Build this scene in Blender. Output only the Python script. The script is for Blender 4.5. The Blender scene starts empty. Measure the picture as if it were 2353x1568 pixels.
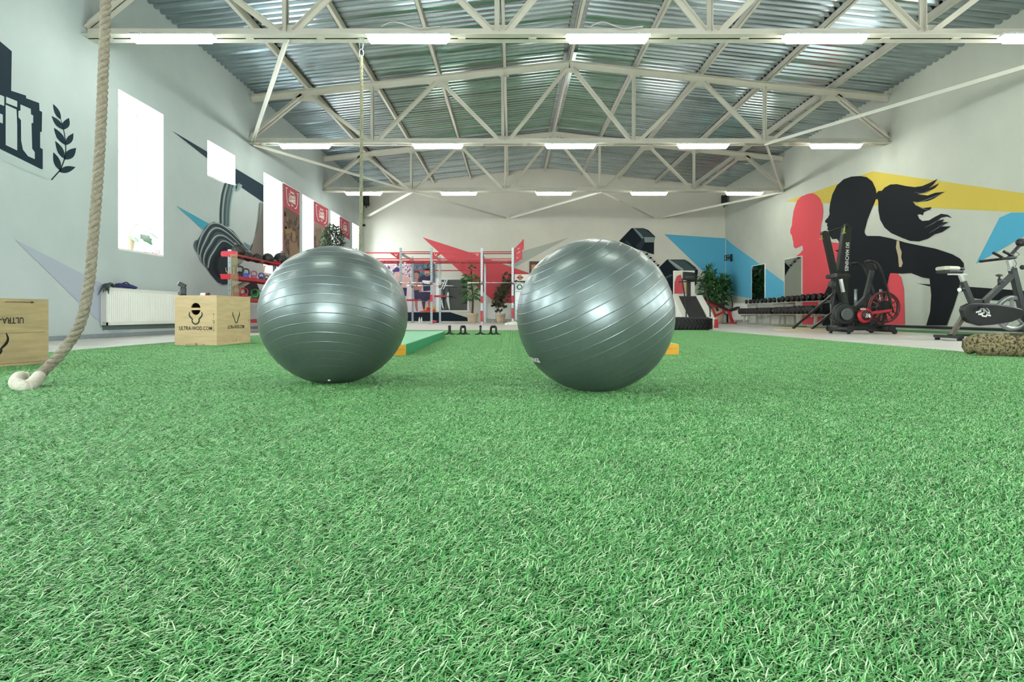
import bpy, bmesh, math, random
from mathutils import Vector, Matrix
random.seed(7)
R = math.radians
V = Vector
scene = bpy.context.scene
C = scene.collection

# ------------------------------------------------------------------ camera, world, exposure
F, CX, CY, H = 1430.0, 1176.5, 722.0, 0.385          # focal length in pixels, principal point, eye height
cam = bpy.data.cameras.new('camera')
cam.sensor_fit = 'HORIZONTAL'; cam.sensor_width = 36.0
cam.lens = F / 2353.0 * 36.0
cam.shift_y = -(784.0 - CY) / 2353.0
cam.clip_start = 0.05; cam.clip_end = 200
cam_o = bpy.data.objects.new('camera', cam); C.objects.link(cam_o)
cam_o.location = (0, 0, H); cam_o.rotation_euler = (R(90), 0, 0)
scene.camera = cam_o
world = bpy.data.worlds.new('world'); scene.world = world; world.use_nodes = True
bg = world.node_tree.nodes['Background']
bg.inputs[0].default_value = (0.88, 0.95, 1.0, 1); bg.inputs[1].default_value = 9.0
scene.view_settings.view_transform = 'Standard'; scene.view_settings.look = 'None'
scene.view_settings.gamma = 1.0; scene.view_settings.use_curve_mapping = False
scene.view_settings.exposure = 1.42
scene.cycles.max_bounces = 4; scene.cycles.diffuse_bounces = 3; scene.cycles.glossy_bounces = 3; scene.cycles.transparent_max_bounces = 6
scene.cycles.caustics_reflective = False; scene.cycles.caustics_refractive = False; scene.cycles.sample_clamp_indirect = 4.0
scene.cycles.use_adaptive_sampling = True; scene.cycles.adaptive_threshold = 0.1; scene.cycles.adaptive_min_samples = 16
TUBE = 17.0                                            # brightness of the fluorescent diffusers
XL, XR, YF, YB = -6.56, 9.45, -8.4, 27.6               # room: side walls, front wall (behind the eye), back wall
XM = (XL + XR) / 2
ZE, SL = 6.0, 0.108                                    # roof deck at the eaves, roof slope
def deck(x): return ZE + SL * (8.005 - abs(x - XM))
WIN_Y = [10.37 + 3.035 * k for k in (-4, -3, -2, 0, 1, 2, 3, 4, 5)]     # windows of the side wall, 1.34 m wide
ADDED_WIN_R = [-1.8, 1.25, 4.3, 7.35]                         # unseen windows added to the mural wall to brighten the window wall
for y, sd in [(y, -1) for y in WIN_Y] + [(y, 1) for y in ADDED_WIN_R]:                                        # daylight portals in the window openings (guide sampling only)
    la = bpy.data.lights.new('window_portal', 'AREA'); la.shape = 'RECTANGLE'
    up = 13 < y < 14
    la.size = 0.76 if up else 2.66; la.size_y = 1.3; la.cycles.is_portal = True
    lo = bpy.data.objects.new('window_portal', la); C.objects.link(lo)
    lo.location = (XL - 0.48 if sd < 0 else XR + .48, y + 0.67, 3.75 if up else 2.79); lo.rotation_euler = (0, R(90) * sd, 0)

def at(px, py, Y): return V(((px - CX) * Y / F, Y, H - (py - CY) * Y / F))
def on_left(px, py, d=0.0):
    X = XL + d; Y = X * F / (px - CX); return V((X, Y, H - (py - CY) * Y / F))
def on_right(px, py, d=0.0):
    X = XR - d; Y = X * F / (px - CX); return V((X, Y, H - (py - CY) * Y / F))
def on_back(px, py, d=0.0):
    return at(px, py, YB - d)

# ------------------------------------------------------------------ materials
def lin(h):
    if not isinstance(h, str): return tuple(h)
    h = h.lstrip('#'); o = []
    for i in (0, 2, 4):
        c = int(h[i:i+2], 16) / 255.0
        o.append(c / 12.92 if c <= 0.04045 else ((c + 0.055) / 1.055) ** 2.4)
    return tuple(o)
MATS = {}
def pm(name, col='#808080', rough=0.5, metal=0.0, var=0.0, vs=6.0, bump=0.0, bs=60.0, spec=0.5, emit=0.0, stretch=None, coat=0.0, vs2=None):
    if name in MATS: return MATS[name]
    m = bpy.data.materials.new(name); m.use_nodes = True; MATS[name] = m
    nt = m.node_tree; N = nt.nodes; L = nt.links; b = N['Principled BSDF']
    c = lin(col)
    b.inputs['Base Color'].default_value = (*c, 1); b.inputs['Roughness'].default_value = rough
    b.inputs['Metallic'].default_value = metal; b.inputs['Specular IOR Level'].default_value = spec
    if coat: b.inputs['Coat Weight'].default_value = coat; b.inputs['Coat Roughness'].default_value = 0.15
    if emit:
        b.inputs['Emission Color'].default_value = (*c, 1); b.inputs['Emission Strength'].default_value = emit
    if var or bump:
        tc = N.new('ShaderNodeTexCoord'); src = tc.outputs['Object']
        if stretch:
            mp = N.new('ShaderNodeMapping'); mp.inputs['Scale'].default_value = stretch
            L.new(src, mp.inputs['Vector']); src = mp.outputs['Vector']
    if var:
        n = N.new('ShaderNodeTexNoise'); n.inputs['Scale'].default_value = vs; n.inputs['Detail'].default_value = 6
        n.inputs['Roughness'].default_value = 0.6
        L.new(src, n.inputs['Vector'])
        rp = N.new('ShaderNodeValToRGB')
        rp.color_ramp.elements[0].position = 0.3; rp.color_ramp.elements[1].position = 0.72
        rp.color_ramp.elements[0].color = (*[max(0, x * (1 - var)) for x in c], 1)
        rp.color_ramp.elements[1].color = (*[min(1, x * (1 + var)) for x in c], 1)
        L.new(n.outputs['Fac'], rp.inputs['Fac']); L.new(rp.outputs['Color'], b.inputs['Base Color'])
    if bump:
        n2 = N.new('ShaderNodeTexNoise'); n2.inputs['Scale'].default_value = bs; n2.inputs['Detail'].default_value = 4
        L.new(src, n2.inputs['Vector'])
        bp = N.new('ShaderNodeBump'); bp.inputs['Strength'].default_value = bump; bp.inputs['Distance'].default_value = 0.02
        L.new(n2.outputs['Fac'], bp.inputs['Height']); L.new(bp.outputs['Normal'], b.inputs['Normal'])
    return m
def attr_mat(name, rough=0.8, spec=0.3):
    if name in MATS: return MATS[name]
    m = bpy.data.materials.new(name); m.use_nodes = True; MATS[name] = m
    nt = m.node_tree; a = nt.nodes.new('ShaderNodeAttribute'); a.attribute_name = 'col'
    b = nt.nodes['Principled BSDF']; b.inputs['Roughness'].default_value = rough; b.inputs['Specular IOR Level'].default_value = spec
    nt.links.new(a.outputs['Color'], b.inputs['Base Color'])
    return m

# ------------------------------------------------------------------ mesh helpers
def basis(d, up=V((0, 0, 1))):
    d = d.normalized()
    if abs(d.dot(up)) > 0.98: up = V((0, 1, 0))
    u = up.cross(d).normalized(); v = d.cross(u).normalized()
    return u, v
class MB:
    def __init__(s): s.v = []; s.f = []; s.sm = []
    def add(s, vs, fs, smooth=False):
        o = len(s.v); s.v += [V(p) for p in vs]
        for f in fs: s.f.append([i + o for i in f]); s.sm.append(smooth)
        return s
    def box(s, c, size, rot=None):
        c = V(c); x, y, z = [k / 2 for k in size]
        p = [V((a * x, b * y, d * z)) for d in (-1, 1) for b in (-1, 1) for a in (-1, 1)]
        if rot is not None: p = [rot @ q for q in p]
        return s.add([q + c for q in p], [(0, 2, 3, 1), (4, 5, 7, 6), (0, 1, 5, 4), (2, 6, 7, 3), (0, 4, 6, 2), (1, 3, 7, 5)])
    def bb(s, a, b):
        a, b = V(a), V(b); return s.box((a + b) / 2, [abs(k) for k in (b - a)])
    def bar(s, p0, p1, u0, u1, v0, v1, up=V((0, 0, 1)), u=None):
        p0, p1 = V(p0), V(p1); U, W = basis(p1 - p0, V(up))
        if u is not None: U = V(u).normalized(); W = (p1 - p0).normalized().cross(U).normalized()
        q = [p + U * a + W * b for p in (p0, p1) for a, b in ((u0, v0), (u1, v0), (u1, v1), (u0, v1))]
        return s.add(q, [(3, 2, 1, 0), (4, 5, 6, 7), (0, 1, 5, 4), (1, 2, 6, 5), (2, 3, 7, 6), (3, 0, 4, 7)])
    def sq(s, p0, p1, w, h=None, up=V((0, 0, 1))):
        h = h or w; return s.bar(p0, p1, -w / 2, w / 2, -h / 2, h / 2, up)
    def tube(s, path, r, n=10, closed=False, caps=True, flat=1.0):
        P = [V(p) for p in path]; m = len(P); rs = r if isinstance(r, (list, tuple)) else [r] * m
        rings = []; U = None
        for i in range(m):
            a = P[i - 1] if (i > 0 or closed) else P[i]; b = P[(i + 1) % m] if (i < m - 1 or closed) else P[i]
            d = (b - a).normalized()
            if U is None: U, W = basis(d)
            else:
                U = (U - d * U.dot(d)); U = U.normalized() if U.length > 1e-6 else basis(d)[0]
            W = d.cross(U)
            rings.append([P[i] + (U * math.cos(2 * math.pi * k / n) + W * math.sin(2 * math.pi * k / n) * flat) * rs[i] for k in range(n)])
        vs = [p for rg in rings for p in rg]; fs = []
        for i in range(m if closed else m - 1):
            j = (i + 1) % m
            for k in range(n): fs.append((i * n + k, i * n + (k + 1) % n, j * n + (k + 1) % n, j * n + k))
        s.add(vs, fs, True)
        if caps and not closed:
            o = len(s.v) - len(vs)
            s.f.append([o + k for k in reversed(range(n))]); s.sm.append(False)
            s.f.append([o + (m - 1) * n + k for k in range(n)]); s.sm.append(False)
        return s
    def cyl(s, p0, p1, r, n=16, r1=None): return s.tube([p0, p1], [r, r if r1 is None else r1], n)
    def lathe(s, prof, o=(0, 0, 0), ax=(0, 0, 1), n=20, smooth=True, ph=0):
        o = V(o); ax = V(ax).normalized(); U, W = basis(ax)
        vs = []; fs = []
        for r, z in prof:
            for k in range(n):
                a = 2 * math.pi * k / n + ph; vs.append(o + ax * z + (U * math.cos(a) + W * math.sin(a)) * r)
        for i in range(len(prof) - 1):
            for k in range(n): fs.append((i * n + k, i * n + (k + 1) % n, (i + 1) * n + (k + 1) % n, (i + 1) * n + k))
        s.add(vs, fs, smooth); b = len(s.v) - len(vs)
        if prof[0] == prof[-1]: return s
        if prof[0][0] > 1e-5: s.f.append([b + k for k in reversed(range(n))]); s.sm.append(False)
        if prof[-1][0] > 1e-5: s.f.append([b + (len(prof) - 1) * n + k for k in range(n)]); s.sm.append(False)
        return s
    def ball(s, c, r, n=20, m=12, sc=(1, 1, 1)):
        vs = []; fs = []; c = V(c)
        for i in range(m + 1):
            t = math.pi * i / m
            for k in range(n):
                a = 2 * math.pi * k / n
                vs.append(c + V((math.sin(t) * math.cos(a) * sc[0], math.sin(t) * math.sin(a) * sc[1], math.cos(t) * sc[2])) * r)
        for i in range(m):
            for k in range(n): fs.append((i * n + k, (i + 1) * n + k, (i + 1) * n + (k + 1) % n, i * n + (k + 1) % n))
        return s.add(vs, fs, True)
    def prism(s, pts, ext):
        P = [V(p) for p in pts]; e = V(ext); n = len(P)
        fs = [list(range(n)), [n + k for k in reversed(range(n))]] + [(k, n + k, n + (k + 1) % n, (k + 1) % n) for k in range(n)]
        return s.add(P + [p + e for p in P], fs)
    def mesh(s, name):
        me = bpy.data.meshes.new(name); me.from_pydata([tuple(p) for p in s.v], [], s.f)
        me.polygons.foreach_set('use_smooth', s.sm)
        bm = bmesh.new(); bm.from_mesh(me)
        bmesh.ops.remove_doubles(bm, verts=bm.verts, dist=1e-6)
        bmesh.ops.recalc_face_normals(bm, faces=bm.faces); bm.to_mesh(me); bm.free()
        return me
    def build(s, name, mat, parent=None, bevel=0.0, loc=None):
        me = s.mesh(name); me.materials.append(mat)
        return link(name, me, parent, bevel, loc)
def link(name, me, parent=None, bevel=0.0, loc=None):
    o = bpy.data.objects.new(name, me); C.objects.link(o)
    if parent is not None: o.parent = parent
    if loc is not None: o.location = loc
    if bevel:
        b = o.modifiers.new('bevel', 'BEVEL'); b.width = bevel; b.segments = 2; b.limit_method = 'ANGLE'; b.angle_limit = R(50)
    return o
def tag(o, label, cat, group=None, kind=None):
    if label: o['label'] = label
    if cat: o['category'] = cat
    if group: o['group'] = group
    if kind: o['kind'] = kind
    return o
def thing(name, label, cat, loc=(0, 0, 0), rz=0, group=None, rot=None):
    o = bpy.data.objects.new(name, None); C.objects.link(o); o.empty_display_size = 0.1
    o.location = loc; o.rotation_euler = rot if rot else (0, 0, rz)
    return tag(o, label, cat, group)
def struct(o): o['kind'] = 'structure'; return o
def stuff(o): o['kind'] = 'stuff'; return o
def dup(root, loc=None, rz=None, label=None):
    r = root.copy(); C.objects.link(r)
    if loc is not None: r.location = loc
    if rz is not None: r.rotation_euler = (0, 0, rz)
    if label: r['label'] = label
    for ch in root.children:
        c = ch.copy(); C.objects.link(c); c.parent = r
        for g in ch.children:
            d = g.copy(); C.objects.link(d); d.parent = c
    return r
def text_mesh(body, size=1.0, xs=1.0, bold=0.0, depth=0.0, align='CENTER', space=1.0):
    cu = bpy.data.curves.new('t', 'FONT'); cu.body = body; cu.size = size; cu.align_x = align; cu.align_y = 'CENTER'
    cu.offset = bold; cu.extrude = depth; cu.resolution_u = 3; cu.space_character = space
    ob = bpy.data.objects.new('t', cu); C.objects.link(ob)
    dg = bpy.context.evaluated_depsgraph_get(); me = bpy.data.meshes.new_from_object(ob.evaluated_get(dg))
    bpy.data.objects.remove(ob); bpy.data.curves.remove(cu)
    for v in me.vertices: v.co.x *= xs
    return me
def text(name, body, mat, parent, o, right, up, size, xs=1.0, bold=0.0, align='CENTER', space=1.0, lift=0.002):
    me = text_mesh(body, size, xs, bold, 0, align, space)
    r = V(right).normalized(); u = V(up).normalized(); n = r.cross(u); o = V(o) + n * lift
    for v in me.vertices: v.co = o + r * v.co.x + u * v.co.y
    me.materials.clear(); me.materials.append(mat)
    return link(name, me, parent)
class PB:
    """painted picture: flat polygons with a colour per vertex, in thin layers on a plane"""
    def __init__(s, fn, step=0.0012):
        if hasattr(fn, 'n'): fn.n += 1
        s.b = getattr(fn, 'n', 0) * 0.0008; s.fn = fn; s.step = step; s.k = 1; s.v = []; s.c = []; s.f = []
    def _p(s, q): return s.fn(q[0], q[1], s.b + s.k * s.step)
    def fill(s, pts, col):
        o = len(s.v); c = lin(col); s.v += [s._p(p) for p in pts]; s.c += [c] * len(pts)
        s.f.append(list(range(o, o + len(pts)))); s.k += 1; return s
    def grad(s, pts, cols):
        o = len(s.v); s.v += [s._p(p) for p in pts]; s.c += [lin(c) for c in cols]
        s.f.append(list(range(o, o + len(pts)))); s.k += 1; return s
    def stroke(s, pts, w, cols, smooth=4):
        P = smooth_path([V((*p, 0)) for p in pts], smooth) if smooth else [V((*p, 0)) for p in pts]
        m = len(P); nc = len(cols); cl = [lin(c) for c in cols]; o = len(s.v)
        for i in range(m):
            t = i / (m - 1) * (len(w) - 1); a = int(min(t, len(w) - 2)) if len(w) > 1 else 0
            ww = w[0] if len(w) == 1 else w[a] + (w[a + 1] - w[a]) * (t - a)
            d = (P[min(i + 1, m - 1)] - P[max(i - 1, 0)]).normalized(); nn = V((-d.y, d.x, 0))
            for j in range(nc):
                q = P[i] + nn * ww * (j / (nc - 1) - 0.5); s.v.append(s._p((q.x, q.y))); s.c.append(cl[j])
        for i in range(m - 1):
            for j in range(nc - 1): s.f.append([o + i * nc + j, o + i * nc + j + 1, o + (i + 1) * nc + j + 1, o + (i + 1) * nc + j])
        s.k += 1; return s
    def leaf(s, a, b, w, col, n=7):
        a, b = V((*a, 0)), V((*b, 0)); d = b - a; nn = V((-d.y, d.x, 0)).normalized() * w / 2
        L = [a + d * (i / n) + nn * math.sin(math.pi * (i / n) ** 0.9) for i in range(n + 1)]
        Q = [a + d * (i / n) - nn * math.sin(math.pi * (i / n) ** 0.9) for i in range(n - 1, 0, -1)]
        return s.fill([(p.x, p.y) for p in L + Q], col)
    def build(s, name, parent=None, mat=None):
        me = bpy.data.meshes.new(name); me.from_pydata([tuple(p) for p in s.v], [], s.f)
        a = me.color_attributes.new('col', 'FLOAT_COLOR', 'POINT')
        for i, c in enumerate(s.c): a.data[i].color = (*c, 1)
        me.materials.append(mat or attr_mat('mural_paint'))
        return link(name, me, parent)
def smooth_path(P, k=6):
    P = [V(p) for p in P]; out = []
    for i in range(len(P) - 1):
        p0 = P[max(i - 1, 0)]; p1 = P[i]; p2 = P[i + 1]; p3 = P[min(i + 2, len(P) - 1)]
        for j in range(k):
            t = j / k
            out.append(0.5 * (2 * p1 + (p2 - p0) * t + (2 * p0 - 5 * p1 + 4 * p2 - p3) * t * t + (3 * p1 - p0 - 3 * p2 + p3) * t ** 3))
    out.append(P[-1]); return out
def Z(ox, oy, sc): return lambda L: [(ox + x / sc, oy + y / sc) for x, y in L]

CREAM = pm('cream_steel_paint', '#cbc8b8', 0.45, var=0.05, vs=3)
CREAM2 = pm('cream_brace_paint', '#d2d1c3', 0.5)
WHITE = pm('white_enamel', '#eceee6', 0.3)
BLACK = pm('black_plastic', '#0c0e10', 0.45)
BLACKM = pm('black_powder_coat', '#101315', 0.38, var=0.1)
RUBBER = pm('black_rubber', '#0e0f10', 0.65, var=0.15, vs=30)
RED = pm('red_powder_coat', '#b3222e', 0.38)
SILVER = pm('galvanised_tube', '#98a2a4', 0.35, 0.75)
CHROME = pm('chrome', '#d8dcdc', 0.15, 1.0)
DARK = pm('dark_hole', '#050505', 0.9)
INK = pm('black_stencil_ink', '#1c1b14', 0.8)
WINK = pm('white_print', '#eef0ea', 0.6)
TERRA = pm('pale_clay_pot', '#c9b79c', 0.8, var=0.1, vs=10)
SOIL = pm('potting_soil', '#2e2018', 1.0)
# ------------------------------------------------------------------ the hall: floor, turf, walls, roof
def plaster(name, col, var=0.05):
    m = pm(name, col, 0.9, var=var, vs=0.9, bump=0.12, bs=14, spec=0.2); return m
PL_L = plaster('painted_plaster_cool', '#bfcbca'); PL_B = plaster('painted_plaster_warm', '#dcd9ca'); PL_R = plaster('painted_plaster_grey', '#c4c8ba')
REVEAL = plaster('white_reveal_plaster', '#f2f2ee', 0.02)
FLOOR_M = pm('grey_rubber_flooring', '#d6d3ca', 0.38, var=0.12, vs=1.4, bump=0.05, bs=90)
struct(MB().bb((XL - .6, YF - .4, -0.2), (XR + .6, YB + .4, 0.0)).build('floor', FLOOR_M))

def z_open(y): return (3.36, 4.14) if 13 < y < 14 else (1.46, 4.14)
def long_wall(name, xi, xo, wins, mat):
    m = MB(); y0 = YF - .4
    for y in wins:
        m.bb((xo, y0, 0), (xi, y, 6.3)); za, zb = z_open(y)
        m.bb((xo, y, 0), (xi, y + 1.34, za)); m.bb((xo, y, zb), (xi, y + 1.34, 6.3)); y0 = y + 1.34
    m.bb((xo, y0, 0), (xi, YB + .3, 6.3)); return struct(m.build(name, mat))
wall_left = long_wall('wall_left', XL, XL - .6, WIN_Y, PL_L)
wall_right = long_wall('wall_right', XR, XR + .6, ADDED_WIN_R, PL_R)
gable = [(XL - .1, YB, 0), (XR + .1, YB, 0), (XR + .1, YB, ZE + .06), (XM, YB, deck(XM) + .1), (XL - .1, YB, ZE + .06)]
wall_back = struct(MB().prism(gable, (0, .3, 0)).build('wall_back', PL_B))
wf = MB()
wf.bb((XL - .1, YF - .3, 0), (-2.6, YF, 6.1)); wf.bb((2.9, YF - .3, 0), (XR + .1, YF, 6.1)); wf.bb((-2.6, YF - .3, 3.5), (2.9, YF, 6.1)); wf.bb((-2.6, YF - .3, 0), (2.9, YF, .15))
wf.prism([(XL - .1, YF, 6.1), (XR + .1, YF, 6.1), (XM, YF, deck(XM) + .1)], (0, -.3, 0))
struct(wf.build('wall_front', PL_B))

# glass
gm = bpy.data.materials.new('window_glass'); gm.use_nodes = True; nt = gm.node_tree; nt.nodes.clear()
o_ = nt.nodes.new('ShaderNodeOutputMaterial'); mx = nt.nodes.new('ShaderNodeMixShader'); t_ = nt.nodes.new('ShaderNodeBsdfTransparent'); g_ = nt.nodes.new('ShaderNodeBsdfGlossy')
g_.inputs['Roughness'].default_value = 0.02; mx.inputs[0].default_value = 0.06
nt.links.new(t_.outputs[0], mx.inputs[1]); nt.links.new(g_.outputs[0], mx.inputs[2]); nt.links.new(mx.outputs[0], o_.inputs[0])
PVC = pm('white_window_frame', '#f4f4f0', 0.35)
def window(n, y, za, zb, sd=-1):
    xw = XL if sd < 0 else XR; w = 1.34
    def bx(m, d0, d1, y0, y1, z0, z1): return m.bb((xw + sd * d0, y0, z0), (xw + sd * d1, y1, z1))
    f = MB()
    bx(f, .50, .56, y, y + .07, za, zb); bx(f, .50, .56, y + w - .07, y + w, za, zb); bx(f, .50, .56, y + .07, y + w - .07, zb - .07, zb); bx(f, .50, .56, y + .07, y + w - .07, za, za + .07)
    o = struct(f.build('window_%d' % n, PVC))  # window_11 and up are the added, unseen windows of the mural wall
    if zb - za > 2:
        bx(MB(), .505, .555, y + .07, y + w - .07, zb - .86, zb - .80).build('transom', PVC, o)
        bx(MB(), .505, .555, y + .64, y + .70, za + .07, zb - .86).build('mullion', PVC, o)
        bx(MB(), .465, .495, y + .705, y + .735, za + .84, za + .96).build('handle', PVC, o)
        panes = [(y + .07, y + w - .07, zb - .80, zb - .07), (y + .07, y + .64, za + .07, zb - .86), (y + .70, y + w - .07, za + .07, zb - .86)]
    else: panes = [(y + .07, y + w - .07, za + .07, zb - .07)]
    for p0, p1, c, d in panes: bx(MB(), .528, .534, p0, p1, c, d).build('pane', gm, o)
    bx(MB(), -.003, .50, y + .002, y + w - .002, za, za + .03).build('window_sill', REVEAL, o)
for n, y in enumerate(WIN_Y): window(n + 1, y, *z_open(y))
for n, y in enumerate(ADDED_WIN_R): window(n + 11, y, *z_open(y), 1)  # the added windows, out of view, let in extra daylight
f = MB()
for x in (-2.6, -.8, 1.04, 2.84): f.bb((x, YF - .2, .15), (x + .06, YF - .14, 3.5))
f.bb((-2.6, YF - .2, .15), (2.9, YF - .14, .21)); f.bb((-2.6, YF - .2, 3.44), (2.9, YF - .14, 3.5))
wo = struct(f.build('window_10', PVC))  # unseen glazed front, added to put a glow on the balls
for a, b in ((-2.54, -.8), (-.74, 1.04), (1.10, 2.84)): MB().bb((a, YF - .175, .21), (b, YF - .170, 3.44)).build('pane', gm, wo)  # panes of the added, unseen glazed front

# roof deck of corrugated sheets
GALV = pm('galvanised_roof_sheet', '#aab6bb', 0.24, 1.0, var=0.3, vs=1.3, stretch=(.5, 5, 1))
cg = MB()
for s in (-1, 1):
    xe = XM + s * 8.6
    cg.prism([(XM, YF - .4, deck(XM) + .075), (xe, YF - .4, deck(xe) + .075), (xe, YF - .4, deck(xe) + .2), (XM, YF - .4, deck(XM) + .2)], (0, YB - YF + .8, 0))
ceiling = struct(cg.build('ceiling', pm('roof_insulation', '#6a7274', 0.8)))
def sheet(side, nper):
    m = MB(); per = .2; prof = []
    for k in range(nper):
        prof += [(k * per, 0), (k * per + .07, 0), (k * per + .1, .06), (k * per + .17, .06)]
    prof.append((nper * per + .012, 0))
    x0, x1 = (XM, XL - .05) if side < 0 else (XM, XR + .05); n = len(prof)
    vs = [V((x, yy, deck(x) + zz)) for x in (x0, x1) for yy, zz in prof]
    m.add(vs, [(i, i + 1, n + i + 1, n + i) for i in range(n - 1)])
    me = m.mesh('roof_sheet'); me.materials.append(GALV); return me
for s in (-1, 1):
    me = sheet(s, 5)
    for k in range(18): link('roof_sheet', me, ceiling, loc=(0, YB - 1.0 * (k + 1), 0))
    link('roof_sheet', sheet(s, 90), ceiling, loc=(0, YF, 0))
# ridge capping strip
MB().prism([(XM - .16, YF, deck(XM - .16) - .004), (XM, YF, deck(XM) - .004), (XM + .16, YF, deck(XM + .16) - .004), (XM, YF, deck(XM) + .004)], (0, YB - YF, 0)).build('ridge_cap', GALV, ceiling)

# purlins
ORD = ['first', 'second', 'third', 'fourth', 'fifth', 'sixth', 'seventh', 'eighth', 'ninth']
PX = [XM + 1.64 * k for k in range(-4, 5)]
for k, x in enumerate(PX):
    zt = deck(x); zb = zt - .15; m = MB()
    m.bb((x - .03, YF, zb), (x - .022, YB, zt)); m.bb((x - .03, YF, zb), (x + .045, YB, zb + .009)); m.bb((x - .03, YF, zt - .009), (x + .045, YB, zt - .001))
    pl = tag(m.build('roof_purlin', CREAM), 'cream steel purlin under the metal roof, ' + (ORD[k] + ' from the window wall' if k != 4 else 'running along the ridge'), 'purlin', 'roof purlins')

# trusses
TY = [9.62, 15.62, 21.68]
LX = [XM + 1.64 * k for k in (-3, -1, 1, 3)]; UX = [XM + 1.64 * k for k in (-4, -2, 0, 2, 4)]
ZB = 4.645
def uc(x): return deck(x) - .15
def angle_pair(m, p0, p1, a, t, gap=.012, flip=1, u=(0, 1, 0)):
    """two steel angles back to back: webs side by side, flanges spread to both sides"""
    for s in (-1, 1):
        e0, e1 = s * gap / 2, s * (gap / 2 + t); lo, hi = min(e0, e1), max(e0, e1)
        m.bar(p0, p1, lo, hi, 0, a * flip, u=u)
        e1 = s * (gap / 2 + a); lo, hi = min(e0, e1), max(e0, e1)
        m.bar(p0, p1, lo, hi, 0, t * flip, u=u)
    return m
def truss(y, label):
    T = thing('roof_truss', label, 'truss', (0, y, 0), group='roof trusses')
    angle_pair(MB(), (XL + .01, 0, ZB), (XR - .01, 0, ZB), .15, .012, flip=1).build('lower_chord', CREAM, T)
    for s, e in ((-1, XL + .01), (1, XR - .01)):
        a, b = V((XM, 0, uc(XM))), V((e, 0, uc(e)))
        m = MB()
        for q in (-1, 1):
            m.bar(a, b, min(q * .006, q * .016), max(q * .006, q * .016), *((-.15, 0) if s > 0 else (0, .15)), u=(0, 1, 0))
            m.bar(a, b, min(q * .006, q * .11), max(q * .006, q * .11), *((-.01, 0) if s > 0 else (0, .01)), u=(0, 1, 0))
        m.build('upper_chord', CREAM, T)
    for x in LX:
        m = MB(); angle_pair(m, (x, 0, ZB + .1), (x, 0, uc(x) - .1), .075, .008); m.build('vertical_strut', CREAM, T)
        MB().bb((x - .2, -.006, ZB + .012), (x + .2, .006, ZB + .21)).build('gusset_plate', CREAM, T)
        MB().bb((x - .12, -.006, uc(x) - .2), (x + .12, .006, uc(x) - .012)).build('gusset_plate', CREAM, T)
        for s in (-1, 1):
            xu = x + s * 1.64
            p0 = V((x + s * .09, 0, ZB + .12)); p1 = V((xu - s * .1, 0, uc(xu) - .14))
            if s > 0: p0, p1 = p1, p0
            m = MB(); angle_pair(m, p0, p1, .085, .009, flip=1); m.build('diagonal_strut', CREAM, T)
    for x in UX:
        MB().bb((x - .24, -.006, uc(x) - .27), (x + .24, .006, uc(x) - .012)).build('gusset_plate', CREAM, T)
    for s in (-1, 1):
        xu = UX[0] if s < 0 else UX[-1]; xe = XL + .02 if s < 0 else XR - .02
        a, b = V((xu + s * .12, 0, uc(xu) - .17)), V((xe, 0, ZB + .14))
        if s < 0: a, b = b, a
        m = MB(); angle_pair(m, a, b, .11, .01, flip=1); m.build('end_strut', CREAM, T)
    for k in range(-7, 8):
        MB().bb((XM + k * 1.09 - .1, -.035, ZB - .008), (XM + k * 1.09 + .02, .035, ZB)).build('tie_plate', CREAM, T)
    return T
for y, l in zip(TY, ('cream steel roof truss nearest the viewer, cut off by the picture top', 'cream steel roof truss in the middle of the hall, whole outline visible', 'cream steel roof truss farthest back, close to the gable wall')): truss(y, l)
# trusses behind the eye that carry lamps
def brace(a, b, label):
    m = MB(); a, b = V(a), V(b)
    m.bar(a, b, -.032, .032, 0, .008); m.bar(a, b, -.032, -.024, 0, -.065)
    return tag(m.build('ceiling_brace', CREAM2), label, 'brace', 'horizontal wind braces')
zb = ZB + .03
brace((LX[0], TY[0], zb), (XL + .03, TY[1], zb), 'cream brace rising from the middle truss wall end to the front truss, over the windows')
brace((XL + .03, TY[1], zb), (LX[0], TY[2], zb), 'pale bar from the middle truss over the windows to the rear truss')
brace((LX[0], TY[2], zb), (XL + .03, YB, zb), 'short brace from rear truss down to the corner speaker by the windows')
brace((LX[0], TY[2], zb), (LX[1] - .1, YB, zb), 'first brace landing on the gable wall, next to the far hanging rope')
brace((LX[2], TY[2], zb), (LX[1] + .1, YB, zb), 'brace landing on the gable wall above the grey painted triangle')
brace((LX[2], TY[2], zb), (LX[3] - .1, YB, zb), 'brace landing on the gable wall above the blue painted shape')
brace((XR - .03, TY[2], zb), (LX[3] + .1, YB, zb), 'brace from the rear truss corner to the gable wall beside the far speaker')
brace((LX[3], TY[1], zb), (XR - .03, TY[0], zb), 'long brace crossing above the yellow mural band')
brace((LX[3], TY[1], zb), (XR - .03, TY[2], zb), 'steep brace between middle and rear trusses above the red head mural')

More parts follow.
